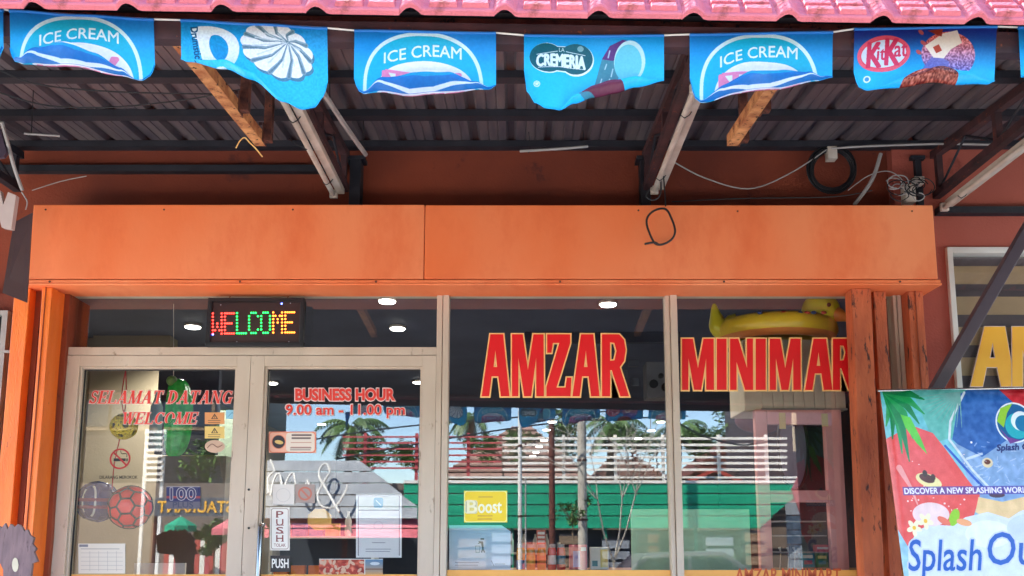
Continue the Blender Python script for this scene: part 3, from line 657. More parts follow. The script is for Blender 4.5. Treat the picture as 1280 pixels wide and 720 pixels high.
# pink tiled eave
TX = lambda X: X
ze0, ze1 = zpx(10, 1.78), zpx(31, 1.78); xe0, xe1 = xpx(0, 10, 1.78), xpx(1280, 31, 1.78)
def ze(X): return ze0 + (ze1-ze0)*(X-xe0)/(xe1-xe0)
slope_ang = math.atan2(zdeck(2.42)+.05-ze(0), 2.42-1.78); Ls = (2.42-1.78)/math.cos(slope_ang)
et = thing('tiled_eave', 'pink painted roof tile eave hanging over the canopy front', 'roof eave', (0, 1.78, ze(0)))
PIT = .206; EXP = Ls/5
def tile_mesh():
    m = MB(); L = EXP+.03; nx = 26; prof = []
    for i in range(nx+1):
        a = i/nx
        if a < .24: z = .016*math.sin(math.pi*a/.24)**1.0 if a > 0 else 0
        else:
            z = 0
        if .24 <= a < .30: z = 0
        prof.append((a*PIT, z))
    T = .013; vs = []
    def ring(v, up): return [(p[0], v, p[1]+up) for p in prof]
    rows = [ring(0, 0), ring(0, T-.003), ring(.003, T), ring(L, T), ring(L, 0)]
    n = nx+1; vs = sum(rows, []); fs = []
    for r in range(len(rows)):
        r2 = (r+1) % len(rows)
        for i in range(n-1): fs.append((r*n+i, r*n+i+1, r2*n+i+1, r2*n+i))
    fs += [tuple(r*n for r in range(len(rows))), tuple(reversed([r*n+n-1 for r in range(len(rows))]))]
    m.add(vs, fs)
    def pad(x0, x1, y0, y1, h0, h1, b=.005):
        m.add([(x0, y0, h0), (x1, y0, h0), (x1, y1, h0), (x0, y1, h0), (x0+b, y0+b, h1), (x1-b, y0+b, h1), (x1-b, y1-b, h1), (x0+b, y1-b, h1)], [(4,5,6,7), (0,1,5,4), (1,2,6,5), (2,3,7,6), (3,0,4,7)])
    for (a, b) in ((.31, .62), (.66, .96)):
        [pad(a*PIT, b*PIT, v0, v1, T-.002, T+.010, .004) for v0, v1 in ((.010, .034), (.041, .065), (.072, .096), (.103, min(.127, L-.012)))]
    return m
tm = tile_mesh(); mesh_t = tm.mesh('tile', M['pink'], (0, 0, 0), smooth=True, fix=False)
droll = math.atan2(ze1-ze0, xe1-xe0)
for r in range(5):
    for k in range(-24, 25):
        rr = random.Random(r*100+k); X = k*PIT + xpx(499, 20, 1.78) - xpx(646, 20, 1.78) + .0
        if r > 0: X += 0
        s = r*EXP + rr.uniform(-.002, .002)
        pos = Vector((X, 1.78+s*math.cos(slope_ang), ze(X)+s*math.sin(slope_ang)+ .004*r - .001))
        o = link('tile', mesh_t, et, pos); o.rotation_euler = (slope_ang + rad(1.5) + rr.uniform(-.006, .006), -droll, rr.uniform(-.004, .004))
m = MB(); m.bar((-5.1, 1.86, ze(-5.1)-.002), (5.3, 1.86, ze(5.3)-.002), .03, .05); m.build('eave_beam', M['beamr'], et)
m = MB(); m.bar((-5.1, 1.93, ze(-5.1)+.05), (5.3, 1.93, ze(5.3)+.05), .09, .02); m.build('eave_batten', M['rustd'], et)
m = MB()
p = lambda X, d, u: (X, 1.80+d*math.cos(slope_ang)+.03, ze(X)+d*math.sin(slope_ang)-.005)
m.prism([p(-5.1, .1, 0), p(5.3, .1, 0), p(5.3, Ls, 0), p(-5.1, Ls, 0)], (0, .012, -.008)); m.build('underlay_board', M['beam'], et)
# trusses
def truss(X, zb, lab, n=4, mat='beamr'):
    t = thing('roof_truss', lab, 'roof truss', (X, 4.5, zb), 'steel trusses carrying the canopy')
    Y0, Y1 = 2.75, 4.60; top = lambda Y: zdeck(Y)-.075
    MB().bar((X, Y0, top(Y0)), (X, Y1, top(Y1)), .04, .04).build('top_chord', M[mat], t)
    MB().bar((X, Y0, zb), (X, Y1, zb), .04, .04).build('bottom_chord', M[mat], t)
    for k in range(n):
        Y = Y0+.05 + (Y1-Y0-.1)*k/(n-1); MB().bar((X, Y, zb+.02), (X, Y, top(Y)-.02), .032, .032).build('web_post', M[mat], t)
        if k < n-1:
            Y2 = Y0+.05 + (Y1-Y0-.1)*(k+1)/(n-1); Ym = (Y+Y2)/2
            MB().tube([(X, Y, zb+.02), (X, Ym, top(Ym)-.02)], .007, 6).build('web_rod', M['beam'], t)
            MB().tube([(X, Ym, top(Ym)-.02), (X, Y2, zb+.02)], .007, 6).build('web_rod', M['beam'], t)
    return t
truss(xpx(431, 248, 4.6), EYE+1.90, 'rusty maroon truss beside the left tube light')
truss(xpx(808, 240, 4.6), EYE+1.90, 'dark maroon truss left of the centre tube light')
truss(xpx(1170, 240, 4.6), EYE+1.86, 'dark maroon truss with thin web rods at right edge')
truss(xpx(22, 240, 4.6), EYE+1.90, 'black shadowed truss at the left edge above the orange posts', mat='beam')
for (X, lab) in ((-1.17, 'rusty brown rafter ending in mid-air behind the second flag'), (.985, 'rusty brown rafter ending in mid-air behind the fifth flag')):
    t = thing('rusty_rafter', lab, 'rafter', (X, 3.8, EYE+1.78), 'rusty rafters under the canopy'); z = lambda Y: EYE+1.80+.087*(Y-3.8)
    MB().bar((X, 2.2, z(2.2)), (X, 3.8, z(3.8)), .05, .05).build('rafter', M['rust'], t)
    for Y in (3.76, 3.42):
        g = MB(); g.box((X+.026, Y-.03, z(Y)-.03), (X+.0285, Y+.03, z(Y)+.06)); g.build('gusset_plate', M['rustd'], t)
        for dz in (-.012, .045): MB().add(*(lambda q: (q.v, q.f))(MB().box((X+.010, Y-.033, z(Y)+dz), (X+.024, Y-.026, z(Y)+dz+.012)))).build('bolt', M['beamr'], t)
        MB().box((X+.02, Y-.05, zdeck(Y)-.010), (X+.07, Y+.05, zdeck(Y)-.003)).build('foot_plate', M['rustd'], t)
    for Y, dx in ((3.76, .045), (3.42, .045)): MB().bar((X+dx, Y, z(Y)-.02), (X+dx, Y, zdeck(Y)-.004), .035, .035).build('hanger', M['rustd'], t)
# tube lights
def tubelight(pf, yA, yB, lab, bare=False):
    a = P(pf[0], pf[1], yB); X, Z = a.x, a.z
    t = thing('tube_light', lab, 'tube light', (X, (yA+yB)/2, Z), 'unlit fluorescent tubes under the trusses')
    MB().box((X-.008, yA, Z-.004), (X+.034, yB, Z+.034)).build('batten', M['tube'], t, bevel=.004)
    MB().tube([(X-.022, yA+.05, Z-.016), (X-.022, yB-.03, Z-.016)], .0135, 12).build('tube', M['tube'], t, smooth=True)
    for Y in (yA+.02, yB-.03): MB().box((X-.042, Y, Z-.034), (X+.0, Y+.022, Z+.012)).build('socket', M['tube'], t, bevel=.003)
    for Y in (yA+.25, yB-.2): MB().tube([(X-.04+.028*0, Y, Z-.02), (X-.022, Y, Z-.034), (X+.0, Y, Z-.02), (X+.036, Y, Z+.036)], .0025, 5).build('clip', M['black'], t)
tubelight((423, 242), 3.42, 4.56, 'white unlit tube light sloping below the second flag')
tubelight((822, 237), 3.42, 4.56, 'white unlit tube light above the hanging wire loop')
tubelight((1183, 258), 3.2, 4.52, 'white unlit tube light at the right edge above the corner of the fascia')
# ================================================================== wires, pipes
def smooth_path(pts, n=6):
    out = []; pts = [Vector(p) for p in pts]
    for i in range(len(pts)-1):
        p0, p1, p2, p3 = pts[max(i-1, 0)], pts[i], pts[i+1], pts[min(i+2, len(pts)-1)]
        for k in range(n):
            t = k/n; out.append(.5*((2*p1)+(p2-p0)*t+(2*p0-5*p1+4*p2-p3)*t*t+(3*p1-p0-3*p2+p3)*t**3))
    out.append(pts[-1]); return out
def wire(pp, r, mat, lab, name='wire', cat='wire', group=None, n=6):
    pts = [P(*q) for q in pp]; t = dict(label=lab, cat=cat)
    if group: t['group'] = group
    return MB().tube(smooth_path(pts, n), r, 6).build(name, M[mat], None, smooth=True, **t)
wire([(0, 88, 3.1), (50, 106, 3.2), (150, 115, 3.3), (290, 118, 3.45)], .003, 'black', 'upper black cable sagging under the canopy at upper left')
wire([(0, 116, 3.2), (60, 132, 3.3), (140, 134, 3.4), (230, 125, 3.5), (300, 112, 3.5)], .003, 'black', 'lower black cable sagging under the canopy at upper left')
wire([(30, 167, 3.9), (75, 170, 3.95)], .005, 'pvc', 'short pale pipe stub in the shade at upper left', 'pipe_stub', 'pipe')
wire([(40, 238, 4.45), (75, 227, 4.45), (108, 220, 4.45)], .0025, 'pvc', 'thin pale wire curving above the left end of the fascia')
wire([(405, 117, 3.55), (432, 158, 3.9), (457, 193, 4.3)], .013, 'pvc', 'grey conduit pipe slanting right of the left tube light', 'conduit', 'pipe', n=2)
wire([(295, 185, 3.78), (300, 176, 3.78), (306, 172, 3.78), (312, 178, 3.78), (320, 186, 3.78), (328, 196, 3.78)], .003, 'cream', 'short pale string tied round the end of the left rusty rafter', 'string')
wire([(362, 173, 3.8), (366, 178, 3.9), (384, 187, 3.9)], .0022, 'black', 'thin black wire left of the left tube light')
wire([(650, 189, 4.45), (700, 186, 4.4), (735, 183, 4.4)], .007, 'pvc', 'thin horizontal grey rod under the canopy above the middle of the fascia', 'rod', 'rod', n=2)
wire([(829, 215, 4.38), (831, 240, 4.36), (832, 258, 4.36)], .0035, 'black', 'black wire tail hanging down to the wire loop')
loop = [P(826+17*math.cos(a)+2*math.sin(3*a), 283+23*math.sin(a)*(.98 if math.sin(a) < 0 else 1), 4.36-.006*a) for a in [(-1.4+k*.42) for k in range(23)]]
loop += [P(818, 303, 4.30), P(806, 305, 4.29)]
MB().tube(smooth_path(loop, 3), .0055, 6).build('wire_loop', M['black'], None, smooth=True, label='black wire loop hanging in front of the orange fascia', cat='wire loop')
wire([(812, 236, 4.4), (808, 246, 4.4), (818, 250, 4.4), (826, 240, 4.4), (824, 212, 4.4), (816, 200, 4.4)], .004, 'black', 'coiled black wire at the lower end of the centre tube light')
wire([(838, 200, 4.5), (880, 222, 4.55), (935, 236, 4.56), (985, 218, 4.56), (1035, 186, 4.56)], .0035, 'pvc', 'grey cable sagging across the red wall right of the centre tube light')
wire([(1035, 186, 4.56), (1080, 183, 4.5), (1170, 180, 4.45), (1250, 181, 4.4)], .006, 'pvc', 'pale straight pipe under the canopy at upper right', 'conduit', 'pipe', n=3)
wire([(1101, 192, 4.5), (1090, 225, 4.5), (1068, 256, 4.5)], .010, 'pvc', 'bent grey conduit dropping behind the fascia near the cable coil', 'conduit', 'pipe')
wire([(840, 252, 4.5), (930, 248, 4.5), (1040, 246, 4.5), (1090, 238, 4.5)], .003, 'black', 'black cable lying just above the top edge of the fascia')
wire([(1060, 238, 4.5), (1085, 220, 4.5), (1110, 214, 4.45), (1128, 225, 4.45), (1132, 240, 4.45)], .0025, 'pvc', 'thin pale wire arching to the junction box')
for (px, py, Y, lab) in ((660, 188.5, 4.44, 'left wire tie holding the thin grey rod under the canopy'), (728, 183.5, 4.41, 'right wire tie holding the thin grey rod under the canopy'), (36, 167, 3.91, 'wire tie holding the short pale pipe stub at upper left'), (409, 122, 3.6, 'upper wire tie on the grey conduit right of the left tube light'), (452, 186, 4.24, 'lower wire tie on the grey conduit right of the left tube light')):
    q = P(px, py, Y); MB().tube([q-Vector((0, 0, .014)), q+Vector((.012, 0, .0)), (q.x+.004, Y, zdeck(Y)-.002)], .0022, 5).build('wire_tie', M['black'], None, label=lab, cat='wire tie', group='wire ties under the canopy')
ct2 = thing('cable_coil', 'black cable coil hung on the red wall at right', 'cable coil', P(1040, 212, 4.56))
for j in range(5):
    r0 = 24+j*1.6; pts = [P(1040+r0*math.cos(a)+.8*math.sin(2*a+j), 212+r0*.98*math.sin(a), 4.58-.01*(j % 3)) for a in [k*math.pi/16 for k in range(33)]]
    MB().tube(pts, .006, 6, cap=False).build('cable_turn', M['black'], ct2, smooth=True)
jb = thing('junction_box', 'cream junction box in a tangle of wires on the red wall', 'junction box', P(1138, 245, 4.5))
m = MB(); pbox(m, 1132, 230, 1145, 252, 4.48, .06); m.build('box', M['tube'], jb, bevel=.003)
m = MB(); pbox(m, 1144, 220, 1156, 229, 4.46, .05); m.build('box', M['tube'], jb, bevel=.003)
rr = random.Random(3)
for k in range(14):
    cx, cy = 1140+rr.uniform(-26, 14), 238+rr.uniform(-12, 8); r0 = rr.uniform(6, 17); a0 = rr.uniform(0, 6)
    pts = [P(cx+r0*math.cos(a0+a)*rr.uniform(.9, 1.1), cy+r0*.7*math.sin(a0+a)*rr.uniform(.9, 1.1), 4.44-.01*(k % 5)) for a in [j*.6 for j in range(9)]]
    MB().tube(smooth_path(pts, 3), .0028, 5).build('loose_wire', M['black' if k % 3 else 'pvc'], jb, smooth=True)
m = MB(); q = P(1041, 188, 4.56); m.box((q.x-.03, 4.55, q.z-.05), (q.x+.02, 4.6, q.z+.02)); m.build('coil_hook', M['tube'], None, label='small pale wall bracket above the black cable coil', cat='bracket')
for k, (a, b) in enumerate((((1198, 250), (1240, 175)), ((1215, 248), (1262, 160)))):
    pass
# diagonal steel pole at right
a, b = P(1172, 482, 4.2), P(1295, 268, 4.2)
t = thing('steel_pole', 'dark grey square steel pole leaning in front of the right window', 'pole', a)
MB().bar(a-(b-a)*.35, b+(b-a)*.6, .055, .05, up=(0, 1, 0)).build('pole', flat('dgrey', 78, 66, 74, wear=rgb(120, 70, 50), wt=.64, wscale=20), t, bevel=.003)
# ================================================================== bunting
YS = 1.84
stops = [(-60, 3), (12, 13), (100, 19), (192, 24), (226, 25), (318, 30), (409, 35), (443, 38), (620, 41), (655, 44), (740, 45), (830, 44), (862, 43), (1041, 40), (1068, 36), (1246, 33), (1272, 34), (1340, 36)]
MB().tube([P(x, y, YS+.002) for x, y in stops], .0022, 6).build('bunting_string', M['white'], None, smooth=True, label='thin white string carrying the row of ice cream flags', cat='string')
FM = {'ice': printmat('ice_cream_flag_print', cv_ice(), .35, .45), 'drum': printmat('swirl_flag_print', cv_drum(), .35, .45), 'crem': printmat('cremeria_flag_print', cv_crem(), .35, .45), 'kit': printmat('wafer_flag_print', cv_kit(), .35, .45)}
def interp(pts, u):
    for i in range(len(pts)-1):
        if u <= pts[i+1][0]:
            t = (u-pts[i][0])/(pts[i+1][0]-pts[i][0]+1e-9); t = t*t*(3-2*t); return pts[i][1]*(1-t)+pts[i+1][1]*t
    return pts[-1][1]
def flag(key, x0, x1, bot, curl, lab, skew=0, H=None, sw=0):
    """bot: [(u, pixel y of the lowest line)], curl: [(u, px height of the turned-up back)]"""
    nu, nt_, nc = 56, 26, 16; vs = []; uv = []; H = H or {'ice': 135, 'drum': 120, 'crem': 110, 'kit': 95}[key]
    ph = random.Random(x0).uniform(0, 6)
    k = P(646, 60, YS).z - P(646, 61, YS).z
    for i in range(nu+1):
        u = i/nu; px = x0+(x1-x0)*u; top = interp([(s[0], s[1]) for s in stops], px)
        yb = interp(bot, u); c = max(interp(curl, u), 0)*.8; L = yb-top
        for j in range(nt_+nc+1):
            if j <= nt_:
                s = L*j/nt_; s_ = s; y = top+s; d = 0; tex = s
            else:
                q = (j-nt_)/nc; s_ = L; y = yb - c*math.sin(q*math.pi/2*1.0); d = -(.003+.013*min(1, c/11))*math.sin(min(1, q*1.6)*math.pi/2)-.002; tex = (H*.80 + H*.19*q if key == 'ice' else L + c*q*1.3)
            wob = .014*math.sin(u*5+ph)*(s_/100) + .004*math.sin(u*19+ph*3)*(s_/100) + .007*math.sin(u*11+ph*2)*(s_/100)**2
            p = P(px+skew*(y-top)/100, y, YS-.003); p.y += d + wob
            vs.append(tuple(p)); uv.append((u, 1-min(tex/H, .995)))
    n = nt_+nc+1; fs = [(i*n+j, i*n+j+1, (i+1)*n+j+1, (i+1)*n+j) for i in range(nu) for j in range(n-1)]
    a = np.array(vs); c = (a.min(0)+a.max(0))/2; me = bpy.data.meshes.new('flag'); me.from_pydata([tuple(Vector(v)-Vector(c)) for v in vs], [], fs)
    me.materials.append(FM[key]); ul = me.uv_layers.new(name='UVMap')
    for l in me.loops: ul.data[l.index].uv = uv[l.vertex_index]
    me.polygons.foreach_set('use_smooth', [True]*len(me.polygons))
    t = thing('bunting_flag', lab, 'flag', (c[0], YS, P(646, 40, YS).z), 'ice cream flags strung under the eave')
    link('printed_sheet', me, t, c)
    pts = []
    for i in range(13):
        px = x0+(x1-x0)*i/12; pts.append(P(px, interp([(s[0], s[1]) for s in stops], px)+1, YS-.001))
    MB().tube(pts, .0042, 8).build('hem', flat('hemblue', 20, 110, 190), t, smooth=True)
flag('ice', -170, 4, [(0, 80), (.9, 78), (.96, 74), (1, 60)], [(0, 14), (1, 2)], 'sliver of blue flag cut off at the left edge of the photo')
flag('ice', 12, 192, [(0, 60), (.03, 77), (.12, 82), (.5, 88), (.78, 94), (.90, 98), (.97, 92), (1, 80)], [(0, 0), (.08, 6), (.22, 22), (.42, 32), (.62, 24), (.78, 9), (.86, 0), (1, 0)], 'leftmost full ICE CREAM flag, blue with a curled bottom edge')
flag('drum', 226, 409, [(0, 74), (.05, 78), (.3, 88), (.5, 104), (.7, 126), (.82, 134), (.9, 131), (.97, 118), (1, 100)], [(0, 0), (.1, 3), (.3, 10), (.5, 9), (.65, 4), (.75, 0), (1, 0)], 'blue flag with a big white D and cream swirl')
flag('ice', 443, 620, [(0, 100), (.03, 116), (.08, 121), (.3, 119), (.7, 114), (.95, 111), (1, 106)], [(0, 0), (.08, 2), (.22, 18), (.45, 33), (.66, 28), (.85, 9), (.95, 2), (1, 0)], 'middle ICE CREAM flag hanging between the swirl and LA CREMERIA flags')
flag('crem', 655, 830, [(0, 90), (.02, 118), (.08, 134), (.15, 140), (.24, 138), (.36, 127), (.5, 120), (.65, 115), (.8, 109), (1, 101)], [(0, 0), (.22, 0), (.4, 11), (.6, 17), (.8, 12), (.93, 4), (1, 0)], 'blue LA CREMERIA flag with a pale egg-shaped ice cream')
flag('ice', 862, 1041, [(0, 100), (.03, 124), (.08, 130), (.3, 122), (.6, 111), (.9, 99), (1, 96)], [(0, 0), (.06, 1), (.22, 14), (.42, 27), (.62, 25), (.82, 12), (.94, 3), (1, 0)], 'ICE CREAM flag furthest right, left of the KitKat flag')
flag('kit', 1068, 1246, [(0, 90), (.03, 108), (.09, 113), (.3, 111), (.6, 107), (.95, 103), (1, 99)], [(0, 0), (.12, 0), (.35, 12), (.6, 20), (.75, 16), (.9, 6), (1, 0)], 'blue KitKat flag with a chocolate ice cream picture')
flag('ice', 1273, 1450, [(0, 100), (.5, 110), (1, 104)], [(0, 0), (.5, 14), (1, 0)], 'sliver of blue flag cut off at the right edge of the photo')
# ================================================================== lettering on the glass
YL = YG-.004
lt = thing('name_lettering', 'large red AMZAR letters edged in cream on the middle pane', 'lettering', P(694, 497, YL))
for ch, x0, x1 in (('A', 602, 636.5), ('M', 640, 679.5), ('Z', 683, 714), ('A', 715.5, 749), ('R', 752.5, 786)):
    glyph(lt, ch, x0, 418, x1, 495.5, YL-.001*(x0 > 700), M['red'], M['cream'], .0075)
lt = thing('name_lettering', 'large red MINIMART letters edged in cream, end hidden by an orange post', 'lettering', P(960, 489, YL))
for ch, x0, x1 in (('M', 852.5, 892), ('I', 896, 908), ('N', 912.5, 941), ('I', 944.5, 957), ('M', 962, 1000.5), ('A', 1006, 1040), ('R', 1041, 1070), ('T', 1073, 1100)):
    glyph(lt, ch, x0, 423.5, x1, 487.5, YL-.001*(int(x0) % 2), M['red'], M['cream'], .0075)
# slanted serif lettering
def sg(ch):
    H = [];  T, t = .17, .06
    def st(x0, y0, x1, y1, w):   # bar with horizontal ends
        H.append([(x0-w/2, y0), (x0+w/2, y0), (x1+w/2, y1), (x1-w/2, y1)])
    def se(x, y, w=.3, h=.05): H.append([(x-w/2, y if y < .5 else y-h), (x+w/2, y if y < .5 else y-h), (x+w/2, y+h if y < .5 else y), (x-w/2, y+h if y < .5 else y)])
    def arc(cx, cy, rx, ry, a0, a1, wx, wy, n=14):
        o = []; i = []
        for k in range(n+1):
            a = rad(a0+(a1-a0)*k/n); o.append((cx+rx*math.cos(a), cy+ry*math.sin(a))); i.append((cx+(rx-wx)*math.cos(a), cy+(ry-wy)*math.sin(a)))
        H.append(o+i[::-1])
    W = .7
    if ch == 'L': st(.15,0,.15,1,T); se(.15,1); se(.15,0); st(.4,0,.4,.055,.5); st(.62,0,.66,.28,.06); W=.72
    elif ch == 'E': st(.15,0,.15,1,T); se(.15,1); se(.15,0); st(.42,0,.42,.055,.5); st(.42,.945,.42,1,.5); st(.36,.47,.36,.53,.34); st(.64,0,.68,.28,.06); st(.64,.74,.64,1,.06); st(.52,.38,.52,.62,.05); W=.74
    elif ch == 'A': st(.08,0,.42,1,t); st(.66,0,.42,1,T+.02); se(.08,0,.26); se(.68,0,.32); st(.36,.3,.36,.355,.38); W=.86
    elif ch == 'M': st(.1,0,.16,1,t+.01); st(.44,0,.18,1,T); st(.46,0,.80,1,t); st(.82,0,.82,1,T); se(.1,0,.26); se(.82,0,.32); se(.16,1,.28); se(.84,1,.3); W=1.0
    elif ch == 'T': st(.36,0,.36,1,T); se(.36,0,.34); st(.36,.94,.36,1,.7); st(.03,.74,.03,1,.05); st(.69,.74,.69,1,.05); W=.76
    elif ch == 'D': st(.15,0,.15,1,T); se(.12,1,.3); se(.12,0,.3); arc(.22,.5,.5,.5,-90,90,.19,.06); W=.80
    elif ch == 'N': st(.1,0,.1,1,t); st(.68,0,.16,1,T+.03); st(.7,0,.7,1,t); se(.1,0,.24); se(.12,1,.26); se(.7,1,.24); W=.86
    elif ch == 'G': arc(.4,.5,.38,.5,50,330,.17,.06); st(.66,.02,.66,.42,.15); se(.66,.42,.3); st(.64,.74,.66,.95,.05); W=.84
    elif ch == 'O': arc(.4,.5,.38,.5,0,360,.17,.06,20); W=.84
    elif ch == 'C': arc(.4,.5,.38,.5,45,318,.17,.06); st(.64,.70,.66,.95,.05); W=.76
    elif ch == 'S': arc(.3,.74,.24,.26,20,270,.10,.09); arc(.3,.27,.26,.27,-170,90,.12,.09); st(.52,.72,.52,.98,.05); st(.05,.02,.05,.3,.05); W=.64
    elif ch == 'W': st(.34,0,.12,1,T); st(.34,0,.56,1,t); st(.74,0,.54,1,T); st(.74,0,.94,1,t); se(.12,1,.3); se(.54,1,.28); se(.96,1,.24); W=1.05
    elif ch == ' ': W=.34
    return H, W
def serif(txt, x0, y0, x1, y1, Y, lab):
    t = thing('door_lettering', lab, 'lettering', P((x0+x1)/2, y1, Y)); x = 0; G = []
    for ch in txt:
        H, w = sg(ch); G.append((ch, x, H)); x += w+.05
    a = P(x0, y1, Y); sx = (P(x1, y1, Y).x-a.x)/(x+.18); h = P(x0, y0, Y).z-a.z
    for ch, gx, H in G:
        if not H: continue
        for (nm, mat, dy, grow) in (('letter', M['salmon'], -.0018, .0006), ('outline', M['creamw'], 0, .0030)):
            m = MB(); k = 0
            for poly in H:
                cx = sum(p[0] for p in poly)/len(poly); cy = sum(p[1] for p in poly)/len(poly); ar = sum(poly[i][0]*poly[(i+1) % len(poly)][1]-poly[(i+1) % len(poly)][0]*poly[i][1] for i in range(len(poly)))
                cont = [((gx+p[0]+.2*p[1])*sx, p[1]*h) for p in (poly if ar > 0 else poly[::-1])]
                vs, fs = curve_mesh(contours=[cont], offset=grow, ext=.0003)
                m.add([(a.x+v[0], Y+dy-k*.0002-v[2], a.z+v[1]) for v in vs], fs); k += 1
            if nm == 'letter': o = m.build(nm, mat, t, fix=False)
            else: m.build(nm, mat, o, fix=False)
serif('SELAMAT DATANG', 111, 488.5, 293, 504.5, YL, 'red italic SELAMAT DATANG lettering across the left door glass')
serif('WELCOME', 151, 515.5, 249, 530, YL, 'red italic WELCOME lettering beneath SELAMAT DATANG on the left door')
def split(mb):
    n = len(mb.v); pa = list(range(n))
    def fd(a):
        while pa[a] != a: pa[a] = pa[pa[a]]; a = pa[a]
        return a
    for f in mb.f:
        for i in f[1:]: pa[fd(i)] = fd(f[0])
    g = {}
    for f in mb.f: g.setdefault(fd(f[0]), []).append(f)
    out = []
    for k in sorted(g):
        ids = sorted({i for f in g[k] for i in f}); mp = {v: i for i, v in enumerate(ids)}
        out.append(MB().add([mb.v[i] for i in ids], [tuple(mp[i] for i in f) for f in g[k]]))
    return out
def lettering(txt, box, lab, off=.03, m1='salmon', m2='creamw', off2=.09, Y=YL, words=None):
    t = thing('door_lettering', lab, 'lettering', P((box[0]+box[2])/2, box[3], Y))
    g = 1.2
    for nm, mt, mb_ in (('letter', m1, text2(txt, box, Y-.002, M[m1], offset=off, depth=.001)), ('outline', m2, text2(txt, (box[0]-g, box[1]-g, box[2]+g, box[3]+g), Y, M[m2], offset=off2, depth=.001))):
        for q in split(mb_): q.build(nm, M[mt], t, fix=False)
    return t
lettering("BUSINESS HOUR", (369, 485.5, 494, 501), 'red BUSINESS HOUR lettering on the right door glass', off=.045, off2=.085)
lettering("9.00 am - 11.00 pm", (357, 505.5, 506, 522.5), 'red 9.00 am - 11.00 pm opening hours on the right door glass', off=.018, off2=.05)
t = thing('sill_lettering', 'orange AMZAR MINIMART lettering on the amber band of the right pane', 'lettering', P(985, 728, YL))
for q in split(text2("AMZAR MINIMART", (919, 710.5, 1051, 727), YL-.001, None, offset=.02, depth=.001)): q.build('letter', flat('dorange', 214, 92, 40), t, fix=False)
# ================================================================== LED sign
YD = 4.53
sg_t = thing('led_sign', 'black framed LED sign with WELCOME in red, green and orange dots', 'LED sign', P(318, 433, YD))
fr = MB()
x0, x1, z0, z1 = xpx(258.5, 400, YD), xpx(379.5, 400, YD), zpx(433, YD), zpx(372, YD)
for (a, b, c, d) in ((x0, x1, z0, z0+.022), (x0, x1, z1-.022, z1), (x0, x0+.022, z0+.022, z1-.022), (x1-.022, x1, z0+.022, z1-.022)): fr.box((a, YD, c), (b, YD+.03, d))
fr.build('frame', M['black'], sg_t, bevel=.004)
MB().box((x0+.022, YD+.012, z0+.022), (x1-.022, YD+.026, z1-.022)).build('face', pm('smoked_panel', rgb(70, 52, 50), rgb(56, 42, 42), rough=.3, bump=0), sg_t)
def em(name, c, s):
    m, n, b = newmat(name); b.inputs['Base Color'].default_value = c; b.inputs['Emission Color'].default_value = c; b.inputs['Emission Strength'].default_value = s; return m
LEDC = {'r': em('red_led', (1, .03, .02, 1), 1.3), 'g': em('green_led', (.01, .8, .08, 1), 1.0), 'o': em('orange_led', (1, .2, .02, 1), 1.1), 'b': em('blue_led', (.1, .15, 1, 1), 1.5)}
DOT = {'W': ["10001","10001","10001","10101","10101","11011","10001"], 'E': ["11111","10000","10000","11110","10000","10000","11111"], 'L': ["10000","10000","10000","10000","10000","10000","11111"],
       'C': ["01110","10001","10000","10000","10000","10001","01110"], 'O': ["01110","10001","10001","10001","10001","10001","01110"], 'M': ["10001","11011","10101","10101","10001","10001","10001"]}
def led(m, px, py, r=1.25): m.lathe(P(px, py, YD+.0105), [(.0005, -.003), (r*.0042*.7, -.002), (r*.0042, .001)], 8, 'y')
for i, (ch, c) in enumerate(zip("WELCOME", "rrgggoo")):
    m = MB(); bx = 266 + i*15.1
    for r in range(7):
        for k in range(5):
            if DOT[ch][r][k] == '1': led(m, bx+k*2.75, 391+r*4.2 - (i-3)*.25)
    m.build('dot_letter', LEDC[c], sg_t)
m = MB()
for (x, y) in ((276, 381), (352, 379), (363, 379), (361, 427), (296, 427)): led(m, x, y, .6)
m.build('spark_dots', flat('pale_led', 210, 214, 230), sg_t)
m = MB()
for (x, y) in ((352, 379.5), (266, 418)): led(m, x, y, 1.3)
m.build('blue_dots', LEDC['b'], sg_t)
MB().tube([(x0+.1, YD+.028, z1-.01), (x0+.1, 4.58, z1+.02)], .003, 6).build('hanger', M['steel'], sg_t); MB().tube([(x1-.1, YD+.028, z1-.01), (x1-.1, 4.58, z1+.02)], .003, 6).build('hanger', M['steel'], sg_t)
# ================================================================== stickers
def sticker(name, cv, box, lab, Y=YG-.003, cat='sticker', rough=.4, th=.0012, alpha=1, group=None):
    t = dict(label=lab, cat=cat)
    if group: t['group'] = group
    return sheet(name, prect(*box, Y), printmat(name+'_print', cv, rough, alpha=alpha), th, **t)
def lines(c, x0, x1, y0, y1, n, col, h=1, seed=0):
    r = random.Random(seed)
    for k in range(n):
        y = y0+(y1-y0)*k/max(1, n-1); c.rect(x0, y, x0+(x1-x0)*r.uniform(.6, 1), y+h, col, .7)
c = Canvas(60, 28, 6, (236, 170, 140)); c.rrect(0, 0, 60, 28, 5, (226, 120, 90)); c.rrect(1.2, 1.2, 58.8, 26.8, 4, (238, 176, 148)); c.rrect(22, 1.5, 58, 26.5, 4, (232, 214, 196)); c.ell(12.5, 13.5, 9, 9.5, (226, 130, 96)); c.ell(12.5, 13.5, 8, 8.5, (40, 34, 40)); c.ell(13, 14, 5.5, 2.6, (226, 190, 110), rot=.2)
lines(c, 29, 56, 3.5, 7.5, 2, (60, 40, 40), 2.4); lines(c, 28, 56, 14, 20, 2, (190, 120, 100), 1); lines(c, 27, 56, 21, 23.5, 2, (90, 80, 80), 1.2)
sticker('orange_notice_sticker', c, (336, 539.5, 395, 566), 'rounded orange notice sticker with a dark round emblem, on the right door')
